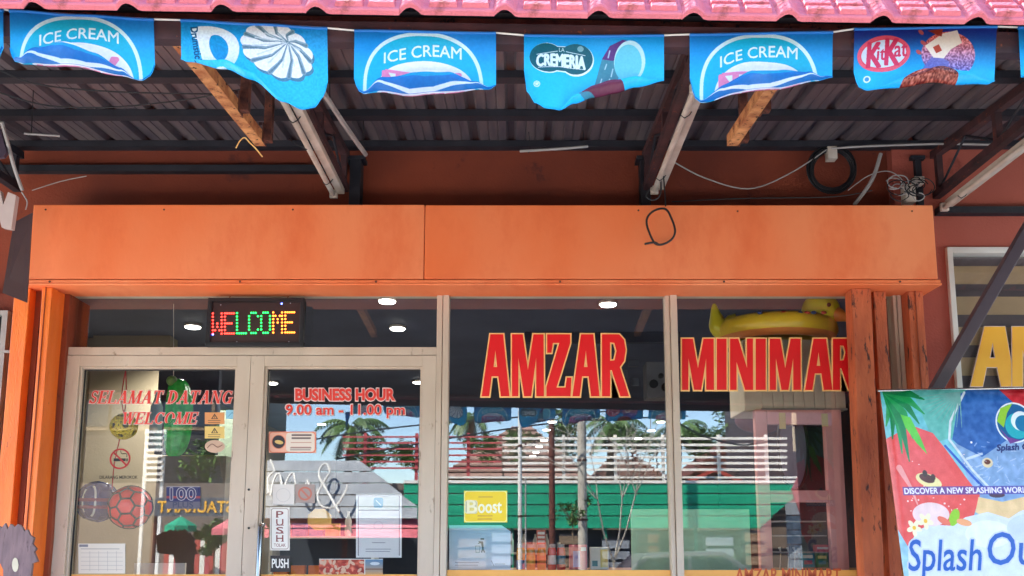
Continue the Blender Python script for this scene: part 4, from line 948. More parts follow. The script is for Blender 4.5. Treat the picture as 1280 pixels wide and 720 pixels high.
c = Canvas(27, 26, 8, (224, 214, 204)); c.ell(13, 14, 9, 9, (206, 196, 188), ring=.8); sticker('blank_square_sticker', c, (341, 605.5, 368, 630.5), 'plain off-white square sticker above the PUSH plate')
c = Canvas(25, 24, 8, (176, 156, 146)); c.ell(12.5, 12, 9, 9, (206, 120, 100)); c.ell(12.5, 12, 6.6, 6.6, (176, 156, 146)); c.line([(8, 7), (17, 17)], 2.4, (206, 120, 100)); sticker('prohibition_sticker', c, (369, 605.5, 393.5, 628.5), 'grey square sticker with red prohibition ring beside the blank square sticker', alpha=.85)
c = Canvas(25, 54, 8, (236, 230, 220)); c.rrect(1.4, 1.4, 23.6, 52.6, 3, (150, 120, 100)); c.rrect(2.1, 2.1, 22.9, 51.9, 2.4, (240, 234, 224))
for k, ch in enumerate("PUSH"): c.text(ch, 8, 5+k*10, 17, 13+k*10, (134, 52, 46), bold=.02); c.rect(7.4, 12.3+k*10, 11, 13+k*10, (134, 52, 46)); c.rect(14, 12.3+k*10, 17.6, 13+k*10, (134, 52, 46)) if ch != 'P' else None
c.text("TOLAK", 5, 45.5, 20, 49.5, (134, 52, 46), bold=.01); sticker('push_plate', c, (337.5, 634, 362, 688), 'tall white plate reading PUSH TOLAK beside the door handle', cat='sign', th=.002)
c = Canvas(25, 20, 8, (34, 32, 34)); c.text("PUSH", 2, 4, 23, 15, (240, 236, 228), bold=.03); sticker('push_sticker', c, (338, 694.5, 362.5, 715), 'small black PUSH sticker below the tall white plate', cat='sign')
# octagonal sticker as its own outline
oc = [P(399.5+16*math.cos(rad(22.5+45*k)), 649.5+14.5*math.sin(rad(22.5+45*k)), YG+.012) for k in range(8)]
MB().prism(oc, (0, .001, 0)).build('octagon_sticker', flat('amber_paper', 226, 168, 62), None, label='yellow octagonal sticker stuck inside the right door', cat='sticker')
c = Canvas(57, 80, 6, (222, 216, 214)); c.rect(0, 0, 57, 80, (236, 232, 230)); c.rect(2.4, 2.4, 54.6, 77.6, (110, 104, 110)); c.rect(3.4, 2.6, 53.6, 80, (226, 220, 220)); c.rect(3.4, 3.4, 53.6, 20, (214, 216, 206)); c.rrect(22, 4.5, 34, 17.5, 3, (74, 160, 190)); c.line([(25, 8), (31, 14)], 1, (200, 230, 240)); c.rect(3.4, 19.8, 53.6, 21.4, (90, 86, 92)); lines(c, 20, 38, 61, 62, 1, (90, 90, 100), .9); lines(c, 12, 46, 69, 72, 2, (110, 110, 120), .8)
c.ell(28, 40, 6, 6, (206, 200, 204), ring=1)
sticker('payment_poster', c, (445, 617.5, 502, 697), 'white payment notice with a small blue emblem, inside the right door', Y=YG+.016, cat='poster', th=.002)
c = Canvas(80, 21, 8, (214, 80, 50)); c.noise(.35, 3, 3); 
for k in range(40):
    r = random.Random(k); c.ell(r.uniform(1, 56), r.uniform(2, 20), 3.4, 1.8, (240, 190, 160) if k % 3 else (196, 50, 36), rot=r.uniform(0, 3))
c.rect(56.5, 0, 58, 21, (230, 226, 220)); m_ = ((c.X > 58) & (c.X < 80)).astype(float); c.grad((90, 140, 190), (226, 170, 120), 0, 20, m_); c.rect(58, 12, 80, 14, (150, 110, 90)); c.ell(70, 6, 6, 2, (226, 230, 236)); c.rect(0, 0, 80, 1, (236, 232, 226))
sticker('photo_poster', c, (399, 698.5, 478.5, 719.5), 'strip poster with food and beach photos at the foot of the right door', Y=YG+.014, cat='poster', th=.002)
# left door
c = Canvas(30, 30, 8, (168, 152, 130)); 
t = thing('no_smoking_sticker', 'red ringed no-smoking sticker on the left door above the balls', 'sticker', P(150, 587, YG-.003))
C0 = P(150, 573.5, YG-.003); R0 = P(163, 573.5, YG-.003).x-C0.x
def ringmb(c, ro, ri, d=.001, n=36):
    m = MB(); vs = []; fs = []
    for k in range(n):
        a = 2*math.pi*k/n
        for r in (ro, ri):
            for y in (0, d): vs.append((c.x+r*math.cos(a), c.y+y, c.z+r*math.sin(a)))
    for k in range(n):
        a, b = k*4, ((k+1) % n)*4; fs += [(a, b, b+2, a+2), (a+1, a+3, b+3, b+1), (a, a+1, b+1, b), (a+2, b+2, b+3, a+3)]
    return m.add(vs, fs)
flat('dred', 176, 34, 40); ringmb(C0, R0, R0*.84).build('ring', M['dred'], t)
MB().bar(P(141.5, 565, YG-.0045), P(158.5, 582, YG-.0045), .001, .009, up=(0, 0, 1)).build('slash', M['dred'], t)
m = MB(); pbox(m, 142, 573, 157, 576.5, YG-.0035, .001); pbox(m, 158, 573, 159.5, 576.5, YG-.0035, .001); m.tube(smooth_path([P(158.5, 571.5, YG-.003), P(158, 567, YG-.003), P(152, 567, YG-.003), P(151, 563, YG-.003)], 4), .002, 5); m.build('cigarette', M['black'], t)
t = thing('no_smoking_text', 'small dark DILARANG MEROKOK lettering under the no-smoking ring', 'lettering', P(150, 599, YG-.003))
text2("DILARANG MEROKOK", (124.5, 594.5, 172, 598.5), YG-.003, None, offset=.015, depth=.0006).build('lettering', M['black'], t, fix=False)
for (bx, col, lab, k) in (((256, 515.5, 280.5, 530), (222, 150, 90), 'orange warning sticker with a black triangle, topmost on the left door', 0), ((256, 533, 280.5, 548), (232, 196, 110), 'yellow warning sticker with a black triangle, below the orange one', 1)):
    c = Canvas(25, 15, 8, col); c.poly([(12.5, 1.5), (17, 8.5), (8, 8.5)], (50, 36, 30)); c.poly([(12.5, 3.6), (15.2, 7.7), (9.8, 7.7)], col); c.line([(12.5, 4.8), (12.5, 7)], .7, (50, 36, 30)); lines(c, 4, 21, 10, 12.5, 2, (90, 60, 40), .9); sticker('warning_sticker', c, bx, lab)
el = [P(268.5+12.5*math.cos(2*math.pi*k/28), 558+8*math.sin(2*math.pi*k/28), YG-.0025) for k in range(28)]
t = thing('oval_sticker', 'pale oval sticker below the two warning stickers', 'sticker', P(268.5, 566, YG))
MB().prism(el, (0, .001, 0)).build('backing', flat('opale', 216, 178, 150), t)
m = MB(); m.tube(smooth_path([P(259, 560, YG-.003), P(265, 555, YG-.003), P(272, 559, YG-.003), P(278, 556, YG-.003)], 4), .002, 5); m.build('mark', flat('omark', 130, 84, 70), t)
c = Canvas(16, 11, 8, (150, 206, 226)); c.line([(3, 8), (8, 3), (13, 8)], .8, (90, 150, 180)); sticker('small_blue_sticker', c, (282.5, 512.5, 298, 523.5), 'small light blue sticker at the right edge of the left door')
c = Canvas(42, 28, 8, (44, 48, 96)); c.rect(0, 0, 42, 17, (40, 44, 96)); c.rect(0, 12, 42, 15, (150, 60, 70)); c.rect(0, 19, 42, 28, (100, 96, 110)); c.text("100", 5, 2, 36, 17, (196, 190, 190), bold=.07); c.text("100", 5, 2, 36, 17, (60, 56, 96), bold=.02); c.text("PLUS", 8, 19.5, 33, 26.5, (70, 72, 96), bold=.05); c.rect(0, 0, 42, .7, (170, 160, 160))
sticker('drink_sticker', c, (208, 608, 250.5, 636), 'dark blue 100 PLUS drink sticker low on the left door', alpha=.8)
c = Canvas(58, 36, 8, (214, 204, 190)); c.rect(1, 1, 12, 4, (120, 120, 130)); lines(c, 3, 54, 6, 7, 1, (110, 104, 104), .7)
for k in range(5): c.rect(3, 11+k*5, 55, 11.4+k*5, (160, 150, 144))
for k in range(4): c.rect(14+k*11, 9, 14.4+k*11, 33, (160, 150, 144))
sticker('licence_paper', c, (98, 679.5, 156.5, 717), 'white licence form stuck low on the left door', cat='paper')
# window 1
c = Canvas(54, 40, 8, (246, 214, 40)); c.rrect(0, 0, 54, 40, 4, (250, 240, 150)); c.rrect(1.2, 1.2, 52.8, 38.8, 3.4, (246, 212, 36)); c.rrect(1, 12, 17, 29, 3, (232, 224, 180)); c.rrect(2.2, 13.2, 15.8, 27.8, 2.6, (200, 190, 150)); c.ell(8, 19, 4.4, 4.2, (236, 220, 120)); c.ell(10, 23, 3.6, 3.2, (236, 220, 120))
c.text("oost", 18, 15, 47, 28, (250, 246, 214), bold=.04); c.text("B", 4, 12, 16, 28, (248, 240, 200), bold=.03); lines(c, 18, 37, 7, 9, 1, (206, 160, 60), 1.6); lines(c, 17, 37, 31, 35, 2, (206, 150, 60), 1.5)
sticker('topup_sticker', c, (580, 613.5, 634, 653), 'yellow Boost sticker with rounded corners on the middle pane', cat='sticker')
c = Canvas(78, 56, 6, (196, 214, 224)); c.grad((150, 190, 212), (206, 212, 220), 0, 44); c.rect(0, 43, 78, 56, (212, 214, 224)); k_ = (60, 96, 96)
c.line([(41, 17.5), (43.6, 17.5)], 2.4, k_); c.line([(38, 21), (42, 22), (43, 29)], [1.4, 3, 2.4], k_); c.line([(43, 29), (41.6, 34)], 1.4, k_); c.line([(43, 29), (45, 34)], 1.4, k_); c.line([(42, 22), (37, 23)], 1.1, k_)
c.poly([(33, 26), (40, 26), (39, 35), (34, 35)], (110, 140, 146)); c.poly([(34, 27), (39, 27), (38.4, 34.4), (34.6, 34.4)], (190, 206, 212)); lines(c, 8, 40, 46.5, 50, 2, (120, 126, 140), 1); c.line([(54, 45), (57, 51)], .8, (130, 130, 140)); lines(c, 58, 72, 48.5, 49, 1, (110, 116, 130), 1.2)
co = [P(561.5, 656.5, YG+.05), P(627, 656.5, YG+.05), P(638, 664, YG+.05), P(638, 712, YG+.05), P(561.5, 712, YG+.05)]
# carton with a clipped corner: printed front on a real box
t = thing('litter_carton', 'pale blue carton with clipped corner and tidy-man symbol inside the middle pane', 'carton', P(600, 712, YG+.05))
MB().prism([p_+Vector((0, .002, 0)) for p_ in co], (0, .12, 0)).build('box', flat('pblue', 190, 208, 220), t)
TLc, BRc = P(561.5, 656.5, YG+.05), P(638, 712, YG+.05)
me = bpy.data.meshes.new('printed_face'); cc = (TLc+BRc)/2; me.from_pydata([tuple(p_-cc) for p_ in co], [], [(0, 1, 2, 3, 4)]); me.materials.append(printmat('carton_print', c, .5))
ul = me.uv_layers.new(name='UVMap')
for l in me.loops:
    p_ = co[l.vertex_index]; ul.data[l.index].uv = ((p_.x-TLc.x)/(BRc.x-TLc.x), 1-(TLc.z-p_.z)/(TLc.z-BRc.z))
link('printed_face', me, t, cc)
# ================================================================== banner at the right
cvs = cv_splash()
sb = thing('advert_banner', 'colourful Splash Out water park banner standing at lower right', 'banner', P(1200, 760, 3.95))
a_, b_, c_, d_ = P(1100, 489, 4.0), P(1402, 483, 3.86), P(1424, 775, 3.80), P(1137, 775, 3.93)
sheet('printed_sheet', (a_, b_, c_, d_), printmat('banner_print', cvs, .25), .002, sb, 20, 16, bulge=lambda a, b: .010*math.sin(a*7)*math.sin(b*4+1))
MB().tube([a_+Vector((-.01, 0, .002)), b_+Vector((.01, 0, .002))], .006, 8).build('top_rail', M['steel'], sb, smooth=True)
MB().tube([(a_+b_)/2+Vector((0, .03, 0)), Vector(((a_.x+b_.x)/2, 4.1, 0))], .008, 8).build('stand_pole', M['steel'], sb)
MB().box((d_.x, 3.75, 0), (c_.x, 4.15, .05)).build('base', M['steel'], sb, bevel=.01)
# ================================================================== left edge clutter
flap = [P(17, 278, 4.25), P(40, 266, 4.3), P(33, 378, 4.3), P(3, 366, 4.2)]
MB().prism(flap, (.0, .01, 0)).build('metal_flap', flat('flapgrey', 96, 76, 78), None, label='grey metal sign edge hanging left of the fascia', cat='sign panel')
m = MB().prism([P(x, y, 4.2) for x, y in ((-16, 236), (0, 238), (4, 256), (10, 240), (20, 244), (14, 286), (2, 284), (-4, 262), (-10, 284), (-24, 284))], (0, .03, 0)); m.build('white_sign_letter', flat('letterw', 210, 190, 184), None, label='white cut-out sign letter at the left edge of the photo', cat='sign letter')
wire([(2, 152, 3.9), (10, 180, 4.0), (18, 210, 4.1), (28, 238, 4.15)], .009, 'pvc', 'grey plastic-wrapped pipe bending down at the left edge', 'pipe', 'pipe')
wire([(27, 240, 4.15), (34, 252, 4.15), (32, 262, 4.15)], .003, 'pvc', 'torn plastic tail at the lower end of the wrapped pipe at left edge', 'plastic_tail', 'plastic')
MB().prism([P(x, y, 4.0) for x, y in ((-30, 150), (0, 160), (8, 190), (4, 196), (-30, 200))], (0, .02, 0)).build('torn_sheet', flat('purpleg', 74, 60, 76), None, label='torn dark plastic sheet at the left edge under the canopy', cat='plastic sheet')
t = thing('neighbour_window', 'dark window with thin pale frame at the far left edge', 'window', P(0, 600, 4.62))
m = MB(); xw = xpx(9, 400, 4.56); m.box((xw-.03, 4.56, .3), (xw, 4.598, zpx(388, 4.56))); m.box((xw-.9, 4.56, zpx(394, 4.56)), (xw-.03, 4.598, zpx(388, 4.56))); m.box((xw-.9, 4.555, zpx(441, 4.56)), (xw+.03, 4.57, zpx(438, 4.56))); m.build('frame', M['pvc'], t)
MB().box((xw-.9, 4.585, .3), (xw-.03, 4.597, zpx(394, 4.56))).build('pane', M['win'], t)
# spiky cut-out at lower left
t = thing('cutout_sign', 'grey brown spiky-topped cut-out board at the lower left corner', 'cut-out board', P(20, 800, 3.7))
top = [(-30, 668), (-20, 662), (-10, 660), (-4, 656), (2, 660), (6, 654), (9, 662), (13, 655), (18, 659), (22, 655), (27, 658), (30, 664), (34, 662), (37, 669), (42, 672), (40, 680), (45, 686), (42, 690), (47, 702), (40, 704), (38, 722), (36, 900), (2, 900), (4, 712), (0, 704), (-30, 700)]
MB().prism([P(x, y, 3.7) for x, y in top], (0, .015, 0)).build('board', pm('brown_board', rgb(136, 108, 108), rgb(104, 82, 84), scale=9, rough=.7, stretch=(6, 1, 1), wear=rgb(84, 62, 66), wt=.6, wscale=12), t)
el = [P(19+4*math.cos(k*.5), 706+9*math.sin(k*.5), 3.698) for k in range(12)]
MB().prism(el, (0, .0015, 0)).build('oval_mark', flat('markw', 214, 200, 170), t)
# ================================================================== shop interior
XL, XR, YB, ZC = -3.6, 4.0, 17.5, 2.92
MB().box((XL, 4.692, ZC), (XR, YB, ZC+.1)).build('shop_ceiling', M['ceil'], kind='structure')
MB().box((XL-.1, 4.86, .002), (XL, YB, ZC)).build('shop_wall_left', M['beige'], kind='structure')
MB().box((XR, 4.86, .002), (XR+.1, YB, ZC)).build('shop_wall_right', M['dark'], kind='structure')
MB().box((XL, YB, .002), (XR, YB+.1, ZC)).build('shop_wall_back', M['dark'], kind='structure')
MB().box((-5.2, 4.692, 3.05), (6.2, YB+.2, 3.6)).build('shop_flat_roof', M['conc'], kind='structure')
# beige partition seen through the left door
x0, x1 = xpx(92, 400, 7.0), xpx(212, 500, 7.0)
MB().box((XL, 7.0, .003), (x1, 7.1, ZC-.002)).build('partition_wall', M['beige'], label='beige partition wall inside behind the hanging balls', cat='wall')
x0, x1 = xpx(118, 400, 6.92), xpx(214, 400, 6.92)
MB().box((x0, 6.92, .003), (x1, 6.998, ZC-.002)).build('interior_pillar', M['beige'], label='beige pillar inside seen through the transom left of the LED sign', cat='pillar')
MB().box((xpx(272, 500, 7.2), 7.2, .003), (xpx(330, 500, 7.2), 7.3, 2.35)).build('light_panel', flat('palegreen', 120, 132, 116), label='pale green panel inside behind the right side of the left door', cat='panel')
# ceiling lamps
lamps = [(484, 378, 1), (497, 412, 1), (241, 410, 1), (760, 382, 1), (340, 480, 0), (523, 479, 0), (402, 531, 0), (255, 531, 0), (690, 528, 0), (683, 538, 0), (680, 551, 0), (674, 559, 0), (670, 566, 0), (666, 573, 0), (814, 539, 0), (798, 549, 0), (826, 528, 0)]
wh = ['largest round ceiling lamp in the transom pane', 'round ceiling lamp just below the largest one in the transom pane', 'round ceiling lamp left of the LED sign', 'round ceiling lamp above the AMZAR letters', 'small ceiling lamp at the left edge of the right door glass', 'small ceiling lamp at the right edge of the right door glass', 'small ceiling lamp below the opening hours', 'small ceiling lamp beside the warning stickers', 'nearest of the ceiling lamp row below the letter Z', 'second lamp of the ceiling row below the letter Z', 'third lamp of the ceiling row below the letter Z', 'fourth lamp of the ceiling row below the letter Z', 'fifth lamp of the ceiling row below the letter Z', 'farthest lamp of the ceiling row below the letter Z', 'ceiling lamp below the letter R of AMZAR', 'ceiling lamp a little lower left of the one below the letter R', 'small ceiling lamp beside the mullion right of AMZAR']
for (px, py, big), lab in zip(lamps, wh):
    c = PZ(px, py, ZC-.03)
    if c.y > YB-.3: c = PZ(px, py, ZC-.03); c = Vector((c.x*(YB-.4)/c.y, YB-.4, ZC-.03))
    rl = .056
    t = thing('ceiling_lamp', lab, 'ceiling lamp', c, 'lit ceiling lamps in the shop')
    MB().lathe(c, [(rl*.97, 0), (rl*.98, .006), (.001, .007)], 20).build('diffuser', M['lamp'], t)
    MB().lathe(c+Vector((0, 0, .008)), [(rl*1.12, 0), (rl*1.14, .006), (rl*1.1, .02)], 20).build('rim', M['white'], t, smooth=True)
    if big or py < 535:
        L = bpy.data.lights.new('lamp_glow', 'SPOT'); L.energy = 34 if px < 300 else 14; L.spot_size = rad(150); L.spot_blend = .6; L.shadow_soft_size = .08; L.color = (1, .95, .86)
        lo_ = bpy.data.objects.new('lamp_glow', L); COL.objects.link(lo_); lo_.location = (0, 0, -.03); lo_.parent = t
# shelves with goods deep in the shop
goodcols = [(196, 60, 50), (220, 170, 60), (60, 120, 170), (70, 140, 90), (210, 206, 196), (170, 90, 130), (230, 120, 50)]
for k, cg in enumerate(goodcols): flat('good%d' % k, *cg)
gm = {}
def goods_mesh(k, s):
    if (k, s) not in gm:
        m = MB(); w_, d_, h_ = ((.07, .06, .20), (.10, .07, .15), (.06, .06, .24), (.13, .08, .12))[s]
        if s == 2: m.lathe((0, 0, 0), [(.03, 0), (.032, .01), (.032, .15), (.012, .2), (.012, .235)], 10)
        else: m.box((-w_/2, -d_/2, 0), (w_/2, d_/2, h_)); m.box((-w_/2*.8, -d_/2-.002, h_*.3), (w_/2*.8, -d_/2-.0003, h_*.7))
        gm[(k, s)] = m.mesh('goods', M['good%d' % k], (0, 0, 0), smooth=(s == 2))
    return gm[(k, s)]
shelves = []
ORD = 'first second third fourth fifth sixth seventh eighth ninth tenth eleventh twelfth thirteenth fourteenth fifteenth sixteenth seventeenth eighteenth'.split()
def rack(X0, X1, Y, H, lab, seed, lv=5, goods=True, mat='white', glab='rows'):
    t = thing('grocery_shelf', lab, 'shelf', ((X0+X1)/2, Y, 0), 'grocery shelves inside the shop')
    MB().box((X0, Y+.28, .002), (X1, Y+.30, H)).build('back_panel', M['dark'], t)
    for X in (X0, X1-.03): MB().box((X, Y, .002), (X+.03, Y+.28, H)).build('side_panel', M[mat], t)
    r = random.Random(seed)
    for k in range(lv):
        z = .1+k*(H-.25)/(lv-1); MB().box((X0+.032, Y-.01, z), (X1-.032, Y+.275, z+.025)).build('shelf_board', M[mat], t)
        if not goods: continue
        n_ = 0; x = X0+.1; kk = r.randrange(7); s = r.randrange(4)
        while x < X1-.1:
            if r.random() < .25: kk = r.randrange(7); s = r.randrange(4)
            o = link('goods', goods_mesh(kk, s), None, (x, Y+.09, z+.026)); n_ = n_ + 1; tag(o, '%s item from left on the %s shelf %s, a %s %s' % (ORD[n_-1], ('lowest', 'second', 'third', 'top')[k], glab, ('red', 'yellow', 'blue', 'green', 'white', 'mauve', 'orange')[kk], ('packet', 'box', 'bottle', 'carton')[s]), 'grocery item', 'goods on the shelves inside')
            x += r.uniform(.13, .17)
rack(xpx(340, 600, 8.5), xpx(470, 600, 8.5), 8.5, 1.45, 'grocery shelf inside behind the right door glass', 1, 4, glab='behind the right door')
rack(xpx(572, 600, 11.5), xpx(700, 600, 11.5), 11.5, 1.25, 'grocery shelf deep inside behind the word AMZAR', 2, 4, glab='behind AMZAR')
rack(xpx(860, 600, 8.0), xpx(940, 600, 8.0), 8.0, 1.3, 'grocery shelf inside left of the pink frame', 3, 4, glab='left of the rack')
# dark hanging board and wall kit behind the letter R
m = MB(); pbox(m, 656, 393, 850, 428, 6.8, .05); m.build('hanging_board', M['dark'], None, label='dark board hanging under the ceiling above the letters ZAR', cat='board')
t = thing('wall_kit', 'small metal cabinet with dark dials behind the letter R of AMZAR', 'cabinet', P(830, 497, 7.4))
m = MB(); pbox(m, 808, 452, 850, 497, 7.4, .2); m.build('cabinet', flat('kitg', 130, 132, 140), t, bevel=.01)
for (x, y, r) in ((817, 480, 5), (832, 484, 5), (826, 470, 3)): MB().lathe(P(x, y, 7.39), [(.001, -.02), (r*.0075, -.015), (r*.0075, .01)], 12, 'y').build('dial', M['black'], t)
m = MB()
for (x, y, w_, h_) in ((786, 450, 12, 8), (790, 472, 9, 10), (781, 462, 5, 18)): pbox(m, x, y, x+w_, y+h_, 7.4, .03)
m.build('plate', flat('kitd', 90, 96, 110), t)
# hanging inflatable cucumber, takraw ball and footballs
cx = P(219, 522, 4.92)
t = thing('inflatable_cucumber', 'dark green inflatable cucumber hanging inside the left door', 'inflatable toy', P(219, 572, 4.92))
kz = (P(219, 474, 4.92).z-P(219, 571, 4.92).z)/2; kx = P(236, 522, 4.92).x-cx.x
def cuc(d): return 1+.05*math.cos(8*math.atan2(d.y, d.x))*(1-abs(d.z))
m = MB(); n, mm = 32, 22; vs = []; fs = []
for i in range(mm+1):
    a = math.pi*i/mm; zz = math.cos(a)*kz; r = kx*(abs(math.sin(a))**.55)
    for k in range(n):
        tt = 2*math.pi*k/n; rr_ = r*(1+.05*math.cos(8*tt)); vs.append(cx+Vector((rr_*math.cos(tt)+.02*math.sin(a*1.0), rr_*math.sin(tt), zz)))
for i in range(mm):
    for k in range(n): fs.append((i*n+k, (i+1)*n+k, (i+1)*n+(k+1) % n, i*n+(k+1) % n))
m.add(vs, fs); m.build('body', pm('green_vinyl', rgb(50, 184, 74), rgb(26, 136, 50), scale=30, rough=.25, bump=.6, bscale=30, spec=.6), t, smooth=True)
m = MB(); m.ball(P(215, 476, 4.88), .03); m.build('stem_cap', M['leaf2'], t, smooth=True)
MB().tube([P(217, 475, 4.92), P(217, 380, 4.92)], .002, 5).build('cord', M['white'], t)
MB().box((xpx(196, 510, 5.55), 5.55, zpx(568, 5.55)), (xpx(272, 510, 5.55), 5.6, zpx(462, 5.55))).build('dark_board', M['dark'], None, label='dark rectangular board behind the inflatable cucumber', cat='board')
MB().box((xpx(196, 590, 5.6), 5.6, .003), (xpx(282, 590, 5.6), 5.9, zpx(570, 5.6))).build('low_cabinet', flat('greyb', 112, 108, 100), None, label='grey cabinet below the inflatable cucumber', cat='cabinet')
t = thing('water_bottle', 'clear water bottle left of the inflatable cucumber', 'bottle', P(193, 565, 5.3))
b0 = P(193, 562, 5.3); MB().lathe(b0, [(.035, 0), (.038, .02), (.036, .1), (.038, .2), (.036, .26), (.018, .31), (.016, .33)], 16).build('bottle', flat('pet', 150, 176, 180, rough=.1), t, smooth=True)
MB().lathe(b0+Vector((0, 0, .33)), [(.018, 0), (.018, .02), (.001, .021)], 12).build('cap', flat('capb', 60, 130, 180), t)
# takraw ball: woven cane
bc = P(155, 533, 4.78); br = P(170.5, 533, 4.78).x-bc.x
t = thing('takraw_ball', 'yellow woven takraw ball hanging on red strings inside the left door', 'ball', bc-Vector((0, 0, br)))
MB().ball(bc, br*.86).build('core', flat('tkd', 90, 80, 30), t, smooth=True)
phi = (1+5**.5)/2
axes = [Vector(v).normalized() for v in ((0, 1, phi), (0, -1, phi), (1, phi, 0), (-1, phi, 0), (phi, 0, 1), (-phi, 0, 1))]
for a in axes:
    u = a.orthogonal().normalized(); v = a.cross(u)
    for off in (-.14, .14):
        r = br*.97*math.sqrt(1-off*off)
        pts = [bc + a*off*br + (u*math.cos(q)+v*math.sin(q))*r*(1+.012*math.sin(6*q+off)) for q in [2*math.pi*k/40 for k in range(41)]]
        MB().tube(pts, br*.10, 6, cap=False).build('cane_strip', flat('tky', 226, 196, 60), t, smooth=True)
for x in (157, 151): MB().tube(smooth_path([P(157, 463, 4.78), P(x+1, 495, 4.78), P(155, 519, 4.78)], 4), .003, 5).build('string', M['dred'], t)
# footballs
ico = bmesh.new(); bmesh.ops.create_icosphere(ico, subdivisions=1, radius=1); IV = [v.co.normalized() for v in ico.verts][:12]; ico.free()
def football(px, py, R, Y, base, seam, lab, rot):
    c = P(px, py, Y); r = P(px+R, py, Y).x-c.x
    t = thing('football', lab, 'ball', c-Vector((0, 0, r)), 'footballs hanging inside the left door')
    MB().ball(c, r, 28, 20).build('panels', M[base], t, smooth=True)
    ph_ = 1.618034; V = [Vector(v).normalized() for v in [(0, s1, s2*ph_) for s1 in (-1, 1) for s2 in (-1, 1)]+[(s1, s2*ph_, 0) for s1 in (-1, 1) for s2 in (-1, 1)]+[(s2*ph_, 0, s1) for s1 in (-1, 1) for s2 in (-1, 1)]]
    Rm = Matrix.Rotation(rot[0], 3, 'X') @ Matrix.Rotation(rot[1], 3, 'Z'); V = [Rm @ v for v in V]
    m = MB(); nb = {i: [j for j in range(12) if j != i and V[i].dot(V[j]) > .4] for i in range(12)}
    def arcs(p, q): 
        return [c+((p*(1-k/5)+q*(k/5)).normalized())*r*1.004 for k in range(6)]
    for i in range(12):
        u = (V[nb[i][0]]-V[i]*V[i].dot(V[nb[i][0]])).normalized(); w_ = V[i].cross(u); cs = []
        for j in sorted(nb[i], key=lambda j: math.atan2(V[j].dot(w_), V[j].dot(u))): cs.append((V[i]*2+V[j]).normalized())
        for k in range(5): m.tube(arcs(cs[k], cs[(k+1) % 5]), r*.05, 5)
        for j in nb[i]:
            if i < j: m.tube(arcs((V[i]*2+V[j]).normalized(), (V[j]*2+V[i]).normalized()), r*.05, 5)
    m.build('seams', M[seam], t, smooth=True)
    return t, c, r
flat('ballred', 240, 44, 44, rough=.3); flat('ballblue', 20, 30, 104, rough=.3)
t, c, r = football(163, 634, 26, 4.80, 'ballred', 'black', 'bright red football with black seams inside the left door', (.35, .2))
t, c, r = football(122, 627, 24.5, 4.82, 'ballblue', 'ballblue', 'dark blue and maroon football with a white hoop mark inside the left door', (.1, .9))
for off in ((.004, 0), ):
    pts = [c+Vector((math.cos(a)*r*.34, -math.sqrt(max(0, 1-.34**2*math.cos(a)**2-.75**2*math.sin(a)**2))*r*1.02, math.sin(a)*r*.75)) for a in [-1.35+k*.27 for k in range(11)]]
    MB().tube(pts, .006, 6).build('hoop_mark', M['white'], t, smooth=True)
    pts = [c+Vector((math.cos(a)*r*.1-.02, -math.sqrt(max(0, 1-.25**2*math.cos(a)**2-.6**2*math.sin(a)**2))*r*1.02, math.sin(a)*r*.6)) for a in [1.8+k*.25 for k in range(11)]]
    MB().tube(pts, .004, 6).build('hoop_mark', M['white'], t, smooth=True)
for k, z in enumerate((-.3, .05)):
    pts = [c+Vector((math.sin(a)*r*math.sqrt(1-z*z), -math.cos(a)*r*math.sqrt(1-z*z), z*r))*1.0 for a in [-1.4+k2*.28 for k2 in range(11)]]
    MB().tube([c+(p_-c)*1.01 for p_ in pts], .010, 6).build('maroon_band', flat('maroonb', 130, 30, 70), t, smooth=True)
MB().tube(smooth_path([P(150, 547, 4.78), P(143, 580, 4.78), P(140, 612, 4.78)], 4), .003, 5).build('ball_string', M['dred'], None, smooth=True, label='red string hanging from the takraw ball down to the footballs', cat='string')
# white card inside lower middle of the left door, pale sheet behind middle pane
m = MB(); pbox(m, 166, 704, 230, 760, 4.9, .02); m.build('white_card', M['white'], None, label='white card with pin holes low inside the left door', cat='card')
t = thing('pale_board', 'pale green translucent board standing inside behind the right mullion', 'board', P(863, 790, 4.8))
m = MB(); m.box((xpx(789, 670, 4.8), 4.8, .9), (xpx(938, 670, 4.8), 4.812, zpx(636.5, 4.8))); m.build('board', flat('paleb', 168, 190, 150), t, bevel=.003)
MB().box((xpx(789, 670, 4.8), 4.8, .02), (xpx(789, 670, 4.8)+.02, 4.812, .9)).build('leg', M['white'], t); MB().box((xpx(938, 670, 4.8)-.02, 4.8, .02), (xpx(938, 670, 4.8), 4.812, .9)).build('leg', M['white'], t)
